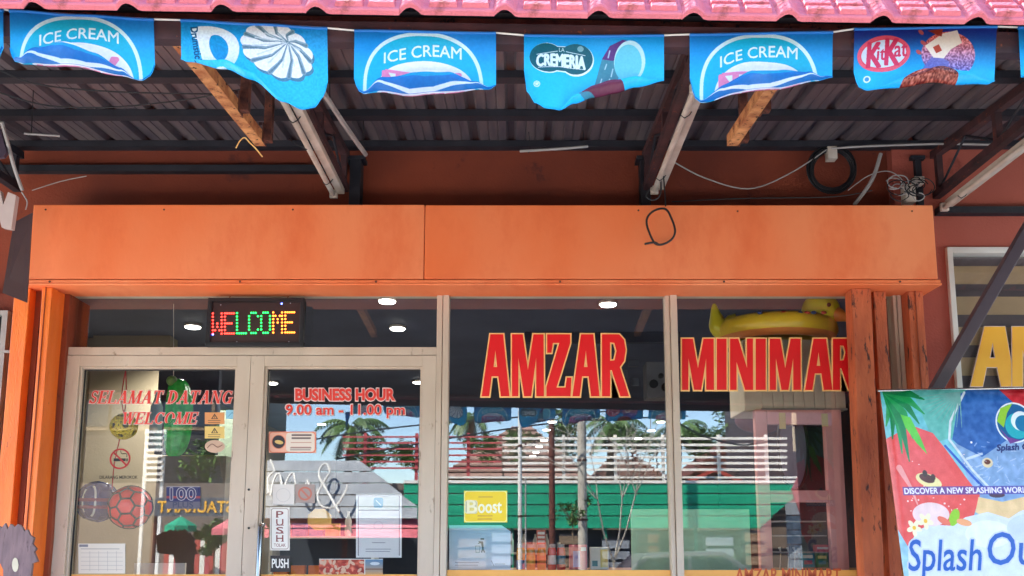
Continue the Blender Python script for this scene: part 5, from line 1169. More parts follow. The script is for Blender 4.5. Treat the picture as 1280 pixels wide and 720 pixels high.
# counter with jars
zc = zpx(712.5, 4.95)
t = thing('display_counter', 'wooden display counter inside behind the panes carrying jars', 'counter', (.9, 4.9, 0))
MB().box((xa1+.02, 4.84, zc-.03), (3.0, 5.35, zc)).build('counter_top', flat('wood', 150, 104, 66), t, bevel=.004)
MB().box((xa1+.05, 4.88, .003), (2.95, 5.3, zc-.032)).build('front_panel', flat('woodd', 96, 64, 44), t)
jc = {'j1': (206, 140, 30), 'j2': (216, 70, 60), 'cap': (150, 150, 150)}
for k, v in jc.items(): flat('jar_'+k, *v, rough=.2)
for i, (px, kk, lab) in enumerate(((651, 'j1', 'yellow jar with blue base label, leftmost of the jar row'), (663.5, 'j1', 'plain yellow jar, second of the jar row'), (677, 'j1', 'yellow jar with orange label in the middle of the jar row'), (690, 'j2', 'red jar with white label, fourth of the jar row'), (701.5, 'j2', 'red jar with blue label, last of the jar row'))):
    b0 = P(px, 712, 4.95); b0.z = zc+.0005; r = .024; h = P(px, 680, 4.95).z-zc-.02
    t = thing('jar', lab, 'jar', b0, 'jars in a row on the counter')
    MB().lathe(b0, [(r*.9, 0), (r, .006), (r, h*.8), (r*.85, h*.95), (r*.8, h)], 16).build('body', M['jar_'+kk], t, smooth=True)
    MB().lathe(b0+Vector((0, 0, h)), [(r*.86, 0), (r*.86, .018), (.001, .019)], 16).build('lid', M['jar_cap'], t)
    MB().lathe(b0+Vector((0, 0, h*(.04 if i == 0 else .25))), [(r*1.02, 0), (r*1.02, h*.4)], 16).build('label', flat('lab%d' % i, *((50, 90, 150), (226, 170, 50), (230, 120, 40), (236, 220, 210), (60, 110, 130))[i]), t)
def box3(x0, y0, x1, y1, Y, D, mat, lab, cat='packet', name='packet', parts=()):
    t = thing(name, lab, cat, (xpx((x0+x1)/2, y1, Y), Y, zc))
    m = MB(); a = xpx(x0, y1, Y); b = xpx(x1, y1, Y); z1 = zpx(y0, Y); z0 = zpx(y1, Y); m.box((a, Y, z0), (b, Y+D, z1)); m.build('body', M[mat], t, bevel=.003)
    for (u0, v0, u1, v1, mm_) in parts:
        m = MB(); m.box((a+(b-a)*u0, Y-.0015, z1+(z0-z1)*v0), (a+(b-a)*u1, Y-.0003, z1+(z0-z1)*v1)); m.build('label', M[mm_], t)
flat('ppink', 214, 90, 100); flat('pteal', 40, 130, 140); flat('pgreen', 60, 120, 50); flat('pwhite', 226, 222, 210); flat('pyel', 236, 210, 120); flat('pbrick', 190, 92, 70); flat('plil', 176, 160, 210); flat('pbrown', 120, 76, 50)
zcp = 712
box3(671, 663, 682, 681, 5.06, .04, 'pbrick', 'small brick red box stacked above the jars', name='small_box', cat='box', parts=((.1, .1, .9, .28, 'pwhite'), (.1, .4, .9, .55, 'pwhite'), (.1, .7, .9, .85, 'pwhite')))
box3(712, 681, 734, zcp, 4.97, .05, 'ppink', 'pink packet with lilac window right of the jars', parts=((.2, .25, .6, .9, 'plil'), (.65, .1, .95, .25, 'pwhite')))
box3(738, 684, 761, zcp, 4.97, .05, 'pwhite', 'white and yellow packet right of the pink one', parts=((.55, .1, .95, .9, 'pyel'), (.1, .6, .4, .85, 'pteal')))
box3(1002, 690, 1019, zcp-3, 4.97, .05, 'pteal', 'teal packet inside at the foot of the pink frame', parts=((.15, .2, .85, .4, 'pwhite'), (.2, .55, .8, .8, 'ppink')))
box3(1020.5, 691, 1036, zcp-3, 4.97, .05, 'pgreen', 'green packet beside the teal one at the foot of the pink frame', parts=((.15, .2, .85, .4, 'pyel'), (.2, .55, .8, .8, 'pteal')))
box3(1020, 681, 1037, 690.3, 4.97, .05, 'ppink', 'pink box lying on top of the green packet', name='small_box', cat='box', parts=((.1, .3, .9, .6, 'pwhite'),))
box3(940, 668, 956, zcp, 5.1, .05, 'pbrown', 'brown box just left of the pink frame post', name='small_box', cat='box')
for px, wz in ((975, 'left'), (985, 'middle'), (993, 'right')):
    MB().tube([P(px, 712, 5.0), P(px+1, 690, 5.0), P(px-1, 684, 5.0)], [.003, .003, .008], 6).build('white_fork', M['white'], None, smooth=True, label='%s one of three white forks standing at the foot of the pink rack' % wz, cat='cutlery', group='white cutlery at the foot of the pink rack')
# pink display frame with AC box and duck ring
flat('pinkw', 232, 160, 154); flat('tape', 224, 190, 120)
t = thing('display_rack', 'pink wooden display rack with yellow tape inside the right pane', 'frame', P(1000, 790, 4.86))
Y = 4.86; xA, xB, xC, xD = xpx(947, 600, Y), xpx(962, 600, Y), xpx(1035, 600, Y), xpx(1056, 600, Y)
zT, zt2, zm0, zm1 = zpx(512, Y), zpx(530, Y), zpx(613, Y), zpx(628, Y)
MB().box((xA, Y, .003), (xB, Y+.05, zT)).build('post', M['pinkw'], t, bevel=.003); MB().box((xC, Y, .003), (xD, Y+.05, zT)).build('post', M['pinkw'], t, bevel=.003)
MB().box((xB+.001, Y+.002, zt2), (xC-.001, Y+.048, zT-.001)).build('top_rail', M['pinkw'], t, bevel=.003); MB().box((xB+.001, Y+.002, zm1), (xC-.001, Y+.048, zm0)).build('mid_rail', M['pinkw'], t, bevel=.003)
for (x, y0_, y1_) in ((978, 516, 536), (1031, 517, 533)): m = MB(); pbox(m, x-4, y0_, x+4, y1_, Y-.002, .0015); m.build('tape_strip', M['tape'], t)
for y in (651, 669, 690): MB().box((xB+.001, Y+.06, zpx(y+1.4, Y+.06)), (xC-.001, Y+.3, zpx(y, Y+.06))).build('wire_shelf', M['pvc'], t)
t = thing('slatted_box', 'beige slatted box on top of the pink frame under the duck ring', 'box', P(992, 511, 4.9))
a, b, z0, z1 = xpx(930, 470, 4.9), xpx(1056, 470, 4.9), zpx(511, 4.9), zpx(424, 4.9)
zf = zT+.002
flat('boxb', 214, 198, 176)
MB().box((a, 4.91, zf), (b, 5.25, z1)).build('body', M['boxb'], t, bevel=.004)
for k in range(8):
    xx = a+.1+(b-a-.1)*k/8; MB().box((xx, 4.9, zf+.012), (xx+(b-a-.1)/8-.004, 4.9095, z1-.003)).build('slat', M['boxb'], t)
MB().box((a+.09, 4.885, zf), (b, 4.9095, zf+.01)).build('lip', M['pvc'], t)
t = thing('oval_mirror', 'dark oval mirror leaning behind the pink frame', 'mirror', P(1000, 605, 5.3))
c0 = P(990, 560, 5.3)
MB().add(*(lambda n: ([c0+Vector((.085*math.cos(2*math.pi*k/n)*s, (0 if s else -.0)-.02, .25*math.sin(2*math.pi*k/n)*s)) for s in (1,) for k in range(n)]+[c0+Vector((.085*math.cos(2*math.pi*k/n), .02, .25*math.sin(2*math.pi*k/n))) for k in range(n)], [tuple(range(n)), tuple(reversed(range(n, 2*n)))]+[(k, k+n, (k+1) % n+n, (k+1) % n) for k in range(n)]))(28)).build('mirror', flat('mirr', 120, 116, 134, rough=.1), t)
pts = [c0+Vector((.09*math.cos(2*math.pi*k/28), -.02, .255*math.sin(2*math.pi*k/28))) for k in range(29)]; MB().tube(pts, .010, 6, cap=False).build('rim', M['black'], t, smooth=True)
m = MB(); m.ball(P(950, 525, 5.5), (.16, .1, .085)); m.build('maroon_cushion', flat('maroonc', 96, 40, 50), None, smooth=True, label='dark maroon round cushion left of the pink frame top', cat='cushion')
# duck ring
dk = thing('duck_swim_ring', 'yellow inflatable duck swim ring with an orange underside on the slatted box', 'swim ring', P(985, 424, 5.1))
c0 = P(970, 412, 5.0); R = (P(1045, 412, 5.0).x-P(895, 412, 5.0).x)/2; r_ = .070; R1 = R-r_
c0.z = z1 + r_*.95
def torus(c, R, r, z0=-9, z1=9, n=48, m=20):
    mb = MB(); vs = []; fs = []
    for i in range(n):
        a = 2*math.pi*i/n
        for k in range(m):
            b = 2*math.pi*k/m; q = r*(1+.012*math.sin(i*math.pi)); vs.append(c+Vector(((R+q*math.cos(b))*math.cos(a), (R*.8+q*math.cos(b))*math.sin(a), q*.95*math.sin(b))))
    for i in range(n):
        for k in range(m):
            b = 2*math.pi*(k+.5)/m
            if z0 <= math.sin(b) < z1: fs.append((i*m+k, ((i+1) % n)*m+k, ((i+1) % n)*m+(k+1) % m, i*m+(k+1) % m))
    return mb.add(vs, fs)
flat('duck', 252, 212, 50, rough=.3); flat('ducko', 250, 150, 70, rough=.3); flat('duckc', 240, 226, 50, rough=.3)
torus(c0, R1, r_, z0=-.5).build('upper_ring', M['duck'], dk, smooth=True); torus(c0, R1, r_, z1=-.5).build('lower_ring', M['ducko'], dk, smooth=True)
m = MB(); tp = [P(905, 416, 5.0), P(900, 408, 5.0), P(895, 396, 5.0), P(892.5, 380, 5.0)]; tp[0] = P(914, 412, 5.0); m.tube(smooth_path(tp, 5), [.095-.0058*k for k in range(16)], 14); m.build('tail', M['duckc'], dk, smooth=True)
hc = P(1026, 388, 4.90); m = MB(); m.ball(hc, (.108, .09, .10)); m.tube([hc, hc+Vector((-.02, 0, -.1))], [.09, .085], 16); m.build('head', M['duckc'], dk, smooth=True)
m = MB(); m.tube(smooth_path([P(1041, 391, 4.87), P(1051, 395, 4.85), P(1061, 400, 4.84)], 4), [.04, .042, .042, .04, .036, .03, .022, .016, .008], 12); m.build('beak', M['ducko'], dk, smooth=True)
for (x, y) in ((1036, 381),): MB().ball(P(x, y, 4.81), .012).build('eye', M['black'], dk, smooth=True)
for k, x in enumerate((934, 962, 982, 990, 998, 1010)):
    a = c0+Vector((P(x, 400, 5.0).x-c0.x, -R1*.8-r_*.60, r_*.66)); MB().ball(a, (.016, .006, .010), 8, 6).build('printed_spot', flat('spot%d' % (k % 2), *((60, 70, 120), (206, 70, 50))[k % 2]), dk, smooth=True)
# ================================================================== across the street (mirrored in the panes)
def rbox(mb, x0, y0, x1, y1, Y, D=.05):
    ym = (y0+y1)/2; a = RF(x0, ym, Y).x; b = RF(x1, ym, Y).x; z1 = RF(x0, y0, Y).z; z0 = RF(x0, y1, Y).z
    return mb.box((a, Y-D, z0), (b, Y, z1))
# green plank hoarding
Yg = -7.6
t = thing('green_hoarding', 'bright green boarded hoarding across the street, mirrored in the middle and right panes', 'hoarding', RF(760, 660, Yg))
ys = [604, 617, 631, 645, 661]
for k in range(4):
    m = MB(); a = RF(505, ys[k], Yg).x; ex = (1013, 1000, 982, 966)[k]; b = RF(ex, ys[k], Yg).x; b2 = RF((1000, 982, 966, 950)[k], ys[k+1], Yg).x
    zA, zB = RF(700, ys[k]+.8, Yg).z, RF(700, ys[k+1]-.6, Yg).z
    m.prism([(a, Yg, zA), (b, Yg, zA), (b2, Yg, zB), (a, Yg, zB)], (0, -.03-.004*(k % 2), 0)); m.build('board', M['green'], t, bevel=.006)
zA, zB = RF(700, 600.5, Yg).z, RF(700, 604, Yg).z
MB().box((RF(505, 602, Yg).x, Yg-.05, zB), (RF(1013, 602, Yg).x, Yg+.02, zA)).build('white_cap', M['wslat'], t)
for px in (525, 640, 757, 870, 950):
    x = RF(px, 640, Yg).x; MB().box((x-.03, Yg-.12, -.22), (x+.03, Yg-.06, zB)).build('post', M['green'], t)
MB().box((RF(505, 602, Yg).x, Yg-.4, -.215), (RF(945, 602, Yg).x, Yg-.3, RF(700, 661, Yg).z-.02)).build('dark_skirting', flat('skd', 66, 58, 56), t)
# slatted fence above it
def slatfence(xa, xb, ys_, Y, mat, pm_, posts, lab, th=1.7):
    t = thing('slat_fence', lab, 'fence', RF((xa+xb)/2, 600, Y))
    for y in ys_:
        m = MB(); rbox(m, xa, y-th, xb, y+th, Y, .03); m.build('slat', M[mat], t)
    for px in posts:
        m = MB(); x = RF(px, 590, Y).x; m.box((x-.03, Y-.09, RF(700, 604, Y).z), (x+.03, Y-.035, RF(700, ys_[0]-5, Y).z)); m.build('post', M[pm_], t)
slatfence(628, 984, (548, 556, 563.5, 571.5, 579, 587), -8.2, 'wslat', 'wslat', (705, 770, 830, 900, 960), 'white horizontal slat fence across the street, mirrored behind the bottles', 1.5)
slatfence(428, 627, (546, 553.5, 561, 569, 577, 585), -8.2, 'rslat', 'rslat', (455, 520, 585), 'red horizontal slat fence across the street, left of the white one', 1.0)
m = MB(); rbox(m, 560, 595.5, 1005, 598, -8.0, .05); m.build('fence_rail', M['wslat'], None, label='long white rail between the slat fence and the green hoarding', cat='rail')
m = MB(); m.box((-30, -8.9, -.22), (30, -8.75, RF(700, 604, -8.75).z)); m.build('low_wall', flat('lowall', 120, 104, 92), None, label='brownish boundary wall standing behind the green hoarding', cat='wall')
# houses
def house(xa, xb, ye, yr, xr0, xr1, Y, D, lab, roof='hroof', wall='hwall', windows=()):
    a, b = RF(xa, ye, Y).x, RF(xb, ye, Y).x; z = RF(xa, ye, Y).z; r0, r1 = RF(xr0, yr, Y-D/2).x, RF(xr1, yr, Y-D/2).x; zr = RF(xr0, yr, Y-D/2).z
    t = thing('house', lab, 'house', ((a+b)/2, Y-D/2, -.3))
    if a > b: a, b = b, a
    if r0 > r1: r0, r1 = r1, r0
    MB().box((a+.35, Y-D+.35, -.34), (b-.35, Y-.35, z-.002)).build('walls', M[wall], t)
    A, B, C, Dv, E, G = (a, Y, z), (b, Y, z), (b, Y-D, z), (a, Y-D, z), (r0, Y-D/2, zr), (r1, Y-D/2, zr)
    m = MB(); m.add([A, B, C, Dv, E, G], [(0, 1, 5, 4), (1, 2, 5), (2, 3, 4, 5), (3, 0, 4), (0, 3, 2, 1)]); ro = m.build('roof', M[roof], t)
    # tile courses down the street-side slope
    n = 10
    for k in range(n):
        q = k/n; L0 = Vector(A)*(1-q)+Vector(E)*q; L1 = Vector(B)*(1-q)+Vector(G)*q
        MB().bar(L0+Vector((0, .03, .03)), L1+Vector((0, .03, .03)), .10, .05).build('tile_course', M[roof], ro)
    for (u, v) in windows:
        x = a+(b-a)*u; m = MB(); m.box((x-.5, Y-.35, z-1.5), (x+.5, Y-.31, z-.4)); wn = m.build('window', M['white'], t)
        MB().box((x-.44, Y-.309, z-1.44), (x+.44, Y-.30, z-.46)).build('pane', M['win'], wn)
    return t
house(545, 742, 598, 533, 640, 664, -17, 9, 'house with a brown tiled hip roof across the street, mirrored behind the slats', windows=((.2, 0), (.5, 0), (.8, 0)))
house(738, 838, 598, 574, 760, 800, -20, 8, 'small brown roofed house behind the fence, mirrored left of the mullion', windows=((.3, 0), (.7, 0)))
house(866, 1020, 592, 549, 905, 985, -15, 7, 'dark roofed house across the street, mirrored behind the pink frame', roof='rustd', windows=((.3, 0), (.7, 0)))
# red gable
Yq = -11
t = thing('gable_roof', 'small gable shelter with red trim across the street, mirrored right of the mullion', 'shelter', RF(893, 606, Yq))
p0, p1, p2 = RF(857, 604, Yq), RF(893, 587, Yq), RF(932, 605, Yq)
MB().bar(p0, p1, .08, .12, up=(0, 1, 0)).build('gable_trim', M['terr'], t); MB().bar(p1, p2, .08, .12, up=(0, 1, 0)).build('gable_trim', M['terr'], t)
MB().prism([p0+Vector((0, -.1, -.03)), p1+Vector((0, -.1, -.03)), p2+Vector((0, -.1, -.03))], (0, -1.6, 0)).build('roof', M['hroof'], t)
for p_ in (p0, p2): MB().box((p_.x-.05, Yq-.3, -.33), (p_.x+.05, Yq-.2, p_.z-.05)).build('post', M['hwall'], t)
# poles
def pole(px, Y, w_, ztop, mat, lab, round_=True, extra=None):
    p_ = RF(px, 620, Y); r = w_/2*(2*YG-Y)/F
    t = thing('utility_pole', lab, 'pole', (p_.x, Y, -.3))
    MB().tube([(p_.x, Y, -.33), (p_.x, Y, ztop)], [r, r*.85], 14).build('shaft', M[mat], t, smooth=True)
    MB().lathe((p_.x, Y, ztop), [(r*1.0, 0), (r*1.0, .03), (.001, .05)], 12).build('cap', M['pvc'], t)
    for z in (1.6, 2.6): MB().lathe((p_.x, Y, z), [(r*1.08, 0), (r*1.1, .01), (r*1.08, .03)], 12).build('band', M['rustd'], t)
pole(650, -3.3, 5.5, 6, 'white', 'thin pale street pole mirrored left of the dark one')
pole(690, -4.8, 8, 7, 'rustd', 'dark brown pole mirrored between the thin and the concrete poles')
pole(728, -5.6, 12, 8, 'cpole', 'thick concrete pole mirrored below the letter A of AMZAR')
pole(657, -3.0, 2.4, 2.1, 'pvc', 'thin grey pipe beside the thin pale street pole')
# foliage
def leafcloud(m, c, R, n, s, rnd, squash=.8):
    for _ in range(n):
        d = Vector((rnd.gauss(0, 1), rnd.gauss(0, 1), rnd.gauss(0, 1))).normalized()*R*(rnd.random()**.4); d.z *= squash
        p_ = c+d; a = Vector((rnd.uniform(-1, 1), rnd.uniform(-1, 1), rnd.uniform(-.6, .6))).normalized(); b = a.orthogonal().normalized()
        k = s*rnd.uniform(.6, 1.3); m.add([p_-a*k, p_+b*k*.35, p_+a*k, p_-b*k*.35], [(0, 1, 2, 3)])
def palm(px, py, Y, L, lab, seed, hp=None, n=16):
    c = RF(px, py, Y); rnd = random.Random(seed); t = thing('palm_tree', lab, 'palm tree', (c.x, Y, -.3), 'palms across the street')
    pts = [Vector((c.x-.3+.3*k/8, Y, -.34+(c.z+.34)*k/8)) for k in range(9)]
    MB().tube(pts, [.17-.008*k for k in range(9)], 10).build('trunk', M['trunk'], t, smooth=True)
    m = MB()
    for k in range(n):
        a = 2*math.pi*k/n+rnd.uniform(-.2, .2); el = rnd.uniform(-.1, 1.0); prev = c; d = Vector((math.cos(a)*math.cos(el), math.sin(a)*math.cos(el), math.sin(el))); side = d.cross(Vector((0, 0, 1))).normalized()
        for j in range(12):
            d = (d+Vector((0, 0, -.16))).normalized(); nx = prev+d*L/12
            if j > 0:
                for sd in (-1, 1):
                    w_ = L*.26*math.sin(math.pi*(j+1)/14); tip = prev+side*sd*w_*.8+Vector((0, 0, -w_*.65))+d*w_*.4
                    m.add([prev, nx, tip], [(0, 1, 2)])
                    mid = prev+d*L/24; tip = mid+side*sd*w_*.7+Vector((0, 0, -w_*.75))+d*w_*.4
                    m.add([mid, mid+d*L/30, tip], [(0, 1, 2)])
            prev = nx
    m.build('crown', M['leaf'], t, fix=False)
palm(766, 530, -15, 1.15, 'palm tree mirrored left of the mullion below the letter R', 1)
palm(848, 534, -12, .8, 'palm tree mirrored at the mullion beside the M of MINIMART', 2)
palm(440, 533, -17, 1.3, 'palm tree mirrored in the right door glass above the red slats', 3)
palm(930, 535, -14, .8, 'palm tree mirrored beside the pink frame', 4)
palm(590, 520, -24, 1.3, 'distant palm tree mirrored left of the thin pale pole', 5)
def tree(px, py, Y, R, lab, seed, n=1500, name='street_tree', s=.08, mat='leaf2', cat='tree'):
    c = RF(px, py, Y); rnd = random.Random(seed); t = thing(name, lab, cat, (c.x, Y, -.3)); m = MB()
    zb = -.34; m.tube([(c.x, Y, zb), (c.x+.1*R, Y, zb+(c.z-zb)*.5), (c.x, Y, c.z)], [.10*R, .07*R, .03*R], 8)
    for k in range(7):
        a = rnd.uniform(0, 6.28); e = c+Vector((math.cos(a)*R*.7, math.sin(a)*R*.7, rnd.uniform(-.2, .6)*R)); m.tube([(c.x+.03*R, Y, c.z-R*.6), e], [.035*R, .01*R], 6)
    m.build('trunk', M['trunk'], t, smooth=True); m = MB()
    for k in range(9):
        q = c+Vector((rnd.gauss(0, .45), rnd.gauss(0, .45), rnd.gauss(0, .35)))*R; leafcloud(m, q, R*.45, n//9, s, rnd)
    m.build('crown', M[mat], t, fix=False)
tree(705, 545, -20, .9, 'light green leafy tree mirrored right of the dark pole', 11)
tree(880, 552, -20, 1.2, 'low green tree mirrored right of the mullion', 12)
tree(820, 555, -13, .45, 'small yellow green tree mirrored left of the mullion', 13, 300, s=.06)
tree(268, 672, -3.0, .22, 'leafy green shrub mirrored low in the left door', 14, 900, name='shrub', s=.04, cat='shrub')
tree(280, 570, -9, .8, 'green tree mirrored beside the oval sticker in the left door', 15, 500, s=.1)
tree(715, 640, -5.8, .3, 'small bright green shrub mirrored beside the concrete pole', 16, 300, name='shrub', s=.05, cat='shrub')
tree(352, 718, 1.0, .12, 'small green pot plant mirrored below the PUSH sticker', 17, 200, name='shrub', s=.03, cat='shrub')
# bare tree
t = thing('bare_tree', 'bare thin branching tree mirrored between the concrete pole and the mullion', 'tree', RF(765, 712, -2.2))
rnd = random.Random(5); m = MB()
def br(p_, d, L, r, dep):
    q = p_+d*L; m.tube([p_, p_+d*L*.5+Vector((rnd.uniform(-.03, .03), 0, 0)), q], [r, r*.85, r*.7], 5)
    if dep:
        for _ in range(3 if dep > 1 else 2):
            d2 = (d+Vector((rnd.uniform(-.9, .9), rnd.uniform(-.5, .5), rnd.uniform(-.2, .5)))).normalized(); br(q, d2, L*rnd.uniform(.5, .8), r*.62, dep-1)
p0 = RF(765, 712, -2.2); p0.z = -.31
br(p0, Vector((.02, 0, 1)), 1.3, .022, 4); m.build('branches', M['cpole'], t, smooth=True)
m = MB(); leafcloud(m, RF(790, 570, -2.2), .2, 16, .04, rnd); leafcloud(m, RF(810, 585, -2.2), .2, 14, .04, rnd); m.build('dry_leaves', flat('dryleaf', 150, 90, 60), t, fix=False)
# awning with white script, pink roof, dark shop front opposite the right door
Ya = -1.9
t = thing('grey_awning', 'grey slatted sloping awning with white script strokes, mirrored in the right door', 'awning', RF(430, 650, Ya))
for k in range(5):
    y0 = 575+k*15; xr_ = 448+k*19
    m = MB(); a, b, b2 = RF(325, y0, Ya).x, RF(xr_, y0, Ya).x, RF(min(525, xr_+19), y0+14, Ya).x; zA, zB = RF(400, y0, Ya).z, RF(400, y0+13.4, Ya).z; yy = .08*k
    m.prism([(a, Ya+yy-.08, zA), (b, Ya+yy-.08, zA), (b2, Ya+yy, zB), (a, Ya+yy, zB)], (0, -.02, -.006)); m.build('slat', M['grey'], t)
sc = [[(338, 620), (342, 600), (349, 592), (354, 610), (360, 597), (367, 592), (371, 612), (377, 618), (383, 604)], [(424, 640), (408, 612), (399, 596), (401, 584), (408, 580), (412, 590), (404, 604), (397, 620), (404, 634), (420, 632), (432, 614), (434, 606)], [(338, 575), (343, 588), (335, 598), (336, 616)], [(384, 600), (391, 614), (398, 612)]]
for s_ in sc: MB().tube(smooth_path([RF(x, y, Ya+.12+.0055*(y-575)) for x, y in s_], 4), .015, 6).build('script_stroke', M['white'], t, smooth=True)
t = thing('pink_roof_band', 'pink painted roof edge mirrored across the lower part of the right door', 'roof edge', RF(430, 672, -1.5))
for k in range(2):
    a, b = RF(316, 650, -1.5).x, RF(530, 650, -1.5).x; zA, zB = RF(430, 648+k*12, -1.5).z, RF(430, 659.5+k*12.5, -1.5).z
    m = MB(); m.prism([(a, -1.7+.1*k, zA), (b, -1.7+.1*k, zA), (b, -1.58+.1*k, zB), (a, -1.58+.1*k, zB)], (0, -.03, 0)); m.build('roof_strip', M['pink'], t)
for px in (318, 430, 526): x = RF(px, 690, -1.8).x; MB().box((x-.03, -1.86, -.33), (x+.03, -1.8, RF(430, 655, -1.8).z)).build('post', M['rustd'], t)
m = MB(); m.box((RF(316, 690, -2.4).x, -2.5, -.33), (RF(526, 690, -2.4).x, -2.4, RF(430, 655, -2.4).z)); m.build('stall_back', flat('stallb', 52, 58, 66), None, label='dark stall back wall under the pink roof edge, mirrored in the right door', cat='wall')
# right end: red sign with white script
t = thing('red_script_sign', 'dark red sign with white script strokes, mirrored behind the pink frame', 'sign', RF(1015, 610, -4.6))
MB().prism([RF(990, 612, -4.6), RF(1006, 580, -4.6), RF(1052, 566, -4.6), RF(1054, 650, -4.6), RF(1000, 640, -4.6)], (0, -.05, 0)).build('panel', flat('darkred', 160, 84, 84), t)
for s_ in ([(1000, 600), (1006, 582), (1010, 592), (1016, 580), (1020, 590)], [(1024, 585), (1032, 600), (1030, 616), (1024, 606), (1036, 584), (1044, 578), (1050, 588)], [(1000, 598), (1030, 592), (1052, 586)]):
    MB().tube(smooth_path([RF(x, y, -4.54) for x, y in s_], 4), .014, 6).build('script_stroke', M['white'], t, smooth=True)
# restaurant sign (reads properly across the street, mirrored in the left door)
Yr = -3.6
t = thing('restaurant_sign', 'yellow RESTAURANT letters on a dark board, mirrored in the left door', 'sign', RF(244, 645, Yr))
m = MB(); rbox(m, 186, 622, 322, 645, Yr-.01, .04); m.build('board', flat('signb', 84, 88, 96), t)
vs, fs = curve_mesh(text="RESTAURANT", offset=.02, ext=.0)
xs = [v[0] for v in vs]; zs = [v[1] for v in vs]
A, B = RF(196, 641, Yr), RF(310, 626, Yr)
# seen from the shop the word runs from the viewer's left (high x) to the right (low x)
mb = MB(); mx_, mn_ = max(A.x, B.x), min(A.x, B.x)
pts = [Vector((mx_-(mx_-mn_)*(v[0]-min(xs))/(max(xs)-min(xs)), Yr, A.z+(B.z-A.z)*(v[1]-min(zs))/(max(zs)-min(zs)))) for v in vs]
mb.add(pts, fs); mb.build('lettering', M['yellow'], t, fix=False)
for px in (190, 318): x = RF(px, 650, Yr).x; MB().box((x-.03, Yr-.12, -.33), (x+.03, Yr-.06, RF(250, 630, Yr).z)).build('post', M['rustd'], t)
# parasols, car
def parasol(px, py, w_, Y, mat, lab):
    c = RF(px, py, Y); r = w_/2*(2*YG-Y)/F; t = thing('parasol', lab, 'parasol', (c.x, Y, -.3)); m = MB(); n = 8
    top = c+Vector((0, 0, r*.35)); rim = [c+Vector((r*math.cos(2*math.pi*k/n), r*math.sin(2*math.pi*k/n), -r*.25)) for k in range(n)]
    m.add([top]+rim+[p_+Vector((0, 0, -.08)) for p_ in rim], [(0, 1+k, 1+(k+1) % n) for k in range(n)]+[(1+k, 1+(k+1) % n, 1+n+(k+1) % n, 1+n+k) for k in range(n)]); m.build('canopy', M[mat], t)
    MB().tube([(c.x, Y, -.32), top], .018, 8).build('pole', M['white'], t)
parasol(226, 652, 40, -2.9, 'green', 'green parasol mirrored below the RESTAURANT sign')
parasol(288, 655, 46, -2.2, 'pink', 'pink parasol mirrored at the right edge of the left door')
def car(px, py, Y, lab, mat):
    c = RF(px, py, Y); X = c.x; t = thing('parked_car', lab, 'car', (X, Y, -.33)); g = -.33
    prof = [(-2.1, .35), (-2.1, .75), (-1.9, .85), (-1.2, .92), (-.7, 1.38), (.6, 1.42), (1.25, .98), (1.95, .88), (2.1, .7), (2.1, .35)]
    m = MB(); m.prism([(X+a, Y, g+b) for a, b in prof], (0, -1.6, 0)); m.build('body', M[mat], t, bevel=.05)
    m = MB(); m.prism([(X+a, Y+.004, g+b) for a, b in ((-1.05, .95), (-.62, 1.32), (0, 1.35), (0, .95))], (0, -.01, 0)); m.build('side_window', M['win'], t)
    m = MB(); m.prism([(X+a, Y+.004, g+b) for a, b in ((.06, .95), (.06, 1.35), (.55, 1.35), (1.08, .97))], (0, -.01, 0)); m.build('side_window', M['win'], t)
    for a in (-1.3, 1.3):
        for yy in (Y+.01, Y-1.42):
            o = MB().lathe((X+a, yy-.19, g+.32), [(.16, 0), (.3, .01), (.32, .03), (.32, .17), (.3, .19), (.2, .2)], 20, 'y').build('wheel', M['black'], t, smooth=True)
            MB().lathe((X+a, yy+.005, g+.32), [(.001, .012), (.17, .006), (.19, 0)], 14, 'y').build('rim', M['steel'], o)
    MB().box((X+2.06, Y-.3, g+.6), (X+2.105, Y-.05, g+.72)).build('headlight', M['white'], t); MB().box((X+2.06, Y-1.55, g+.6), (X+2.105, Y-1.3, g+.72)).build('headlight', M['white'], t)
car(860, 700, -5.0, 'dark grey car parked across the street, mirrored low in the right pane', 'dgrey')
# building behind the camera's left, put in dark to dim the left door mirror
Yb = -9.5
t = thing('dark_building', 'tall dark brown building across the street, mirrored in the left door', 'building', RF(150, 620, Yb))
a, b = RF(-60, 600, Yb).x, RF(262, 600, Yb).x; a, b = min(a, b), max(a, b); zt2_ = RF(200, 430, Yb).z
MB().box((a, Yb-6, -.34), (b, Yb, zt2_)).build('walls', flat('bldg', 44, 38, 34), t)
MB().box((a-.3, Yb-6.2, zt2_+.002), (b+.3, Yb+.4, zt2_+.2)).build('roof', M['beam'], t)
for k in range(5):
    for z in (.9, 3.6):
        x = a+(b-a)*(k+.5)/5; wn = MB().box((x-.6, Yb, z), (x+.6, Yb+.05, z+1.3)).build('window', M['trunk'], t)
        MB().box((x-.52, Yb+.051, z+.08), (x+.52, Yb+.06, z+1.22)).build('pane', M['win'], wn)
m = MB()
for k in range(9): rbox(m, 181, 538+k*7.5, 203, 541.5+k*7.5, -7.5, .04)
st = thing('white_louvre', 'stack of white louvre slats mirrored in the left door beside the cucumber', 'louvre', RF(192, 610, -7.5)); 
for k in range(9): q = MB(); rbox(q, 181, 538+k*7.5, 203, 541.5+k*7.5, -7.5, .04); q.build('slat', M['wslat'], st)
for px in (181, 203): x = RF(px, 580, -7.55).x; MB().box((x-.03, -7.6, -.33), (x+.03, -7.55, RF(190, 536, -7.5).z)).build('post', M['wslat'], st)
Yc_ = -8.0
t = thing('shuttered_shop', 'dark two storey shop across the street, mirrored behind the pink frame', 'building', RF(1040, 640, Yc_))
a, b = RF(1000, 600, Yc_).x, RF(1250, 600, Yc_).x; zt3 = RF(1000, 430, Yc_).z
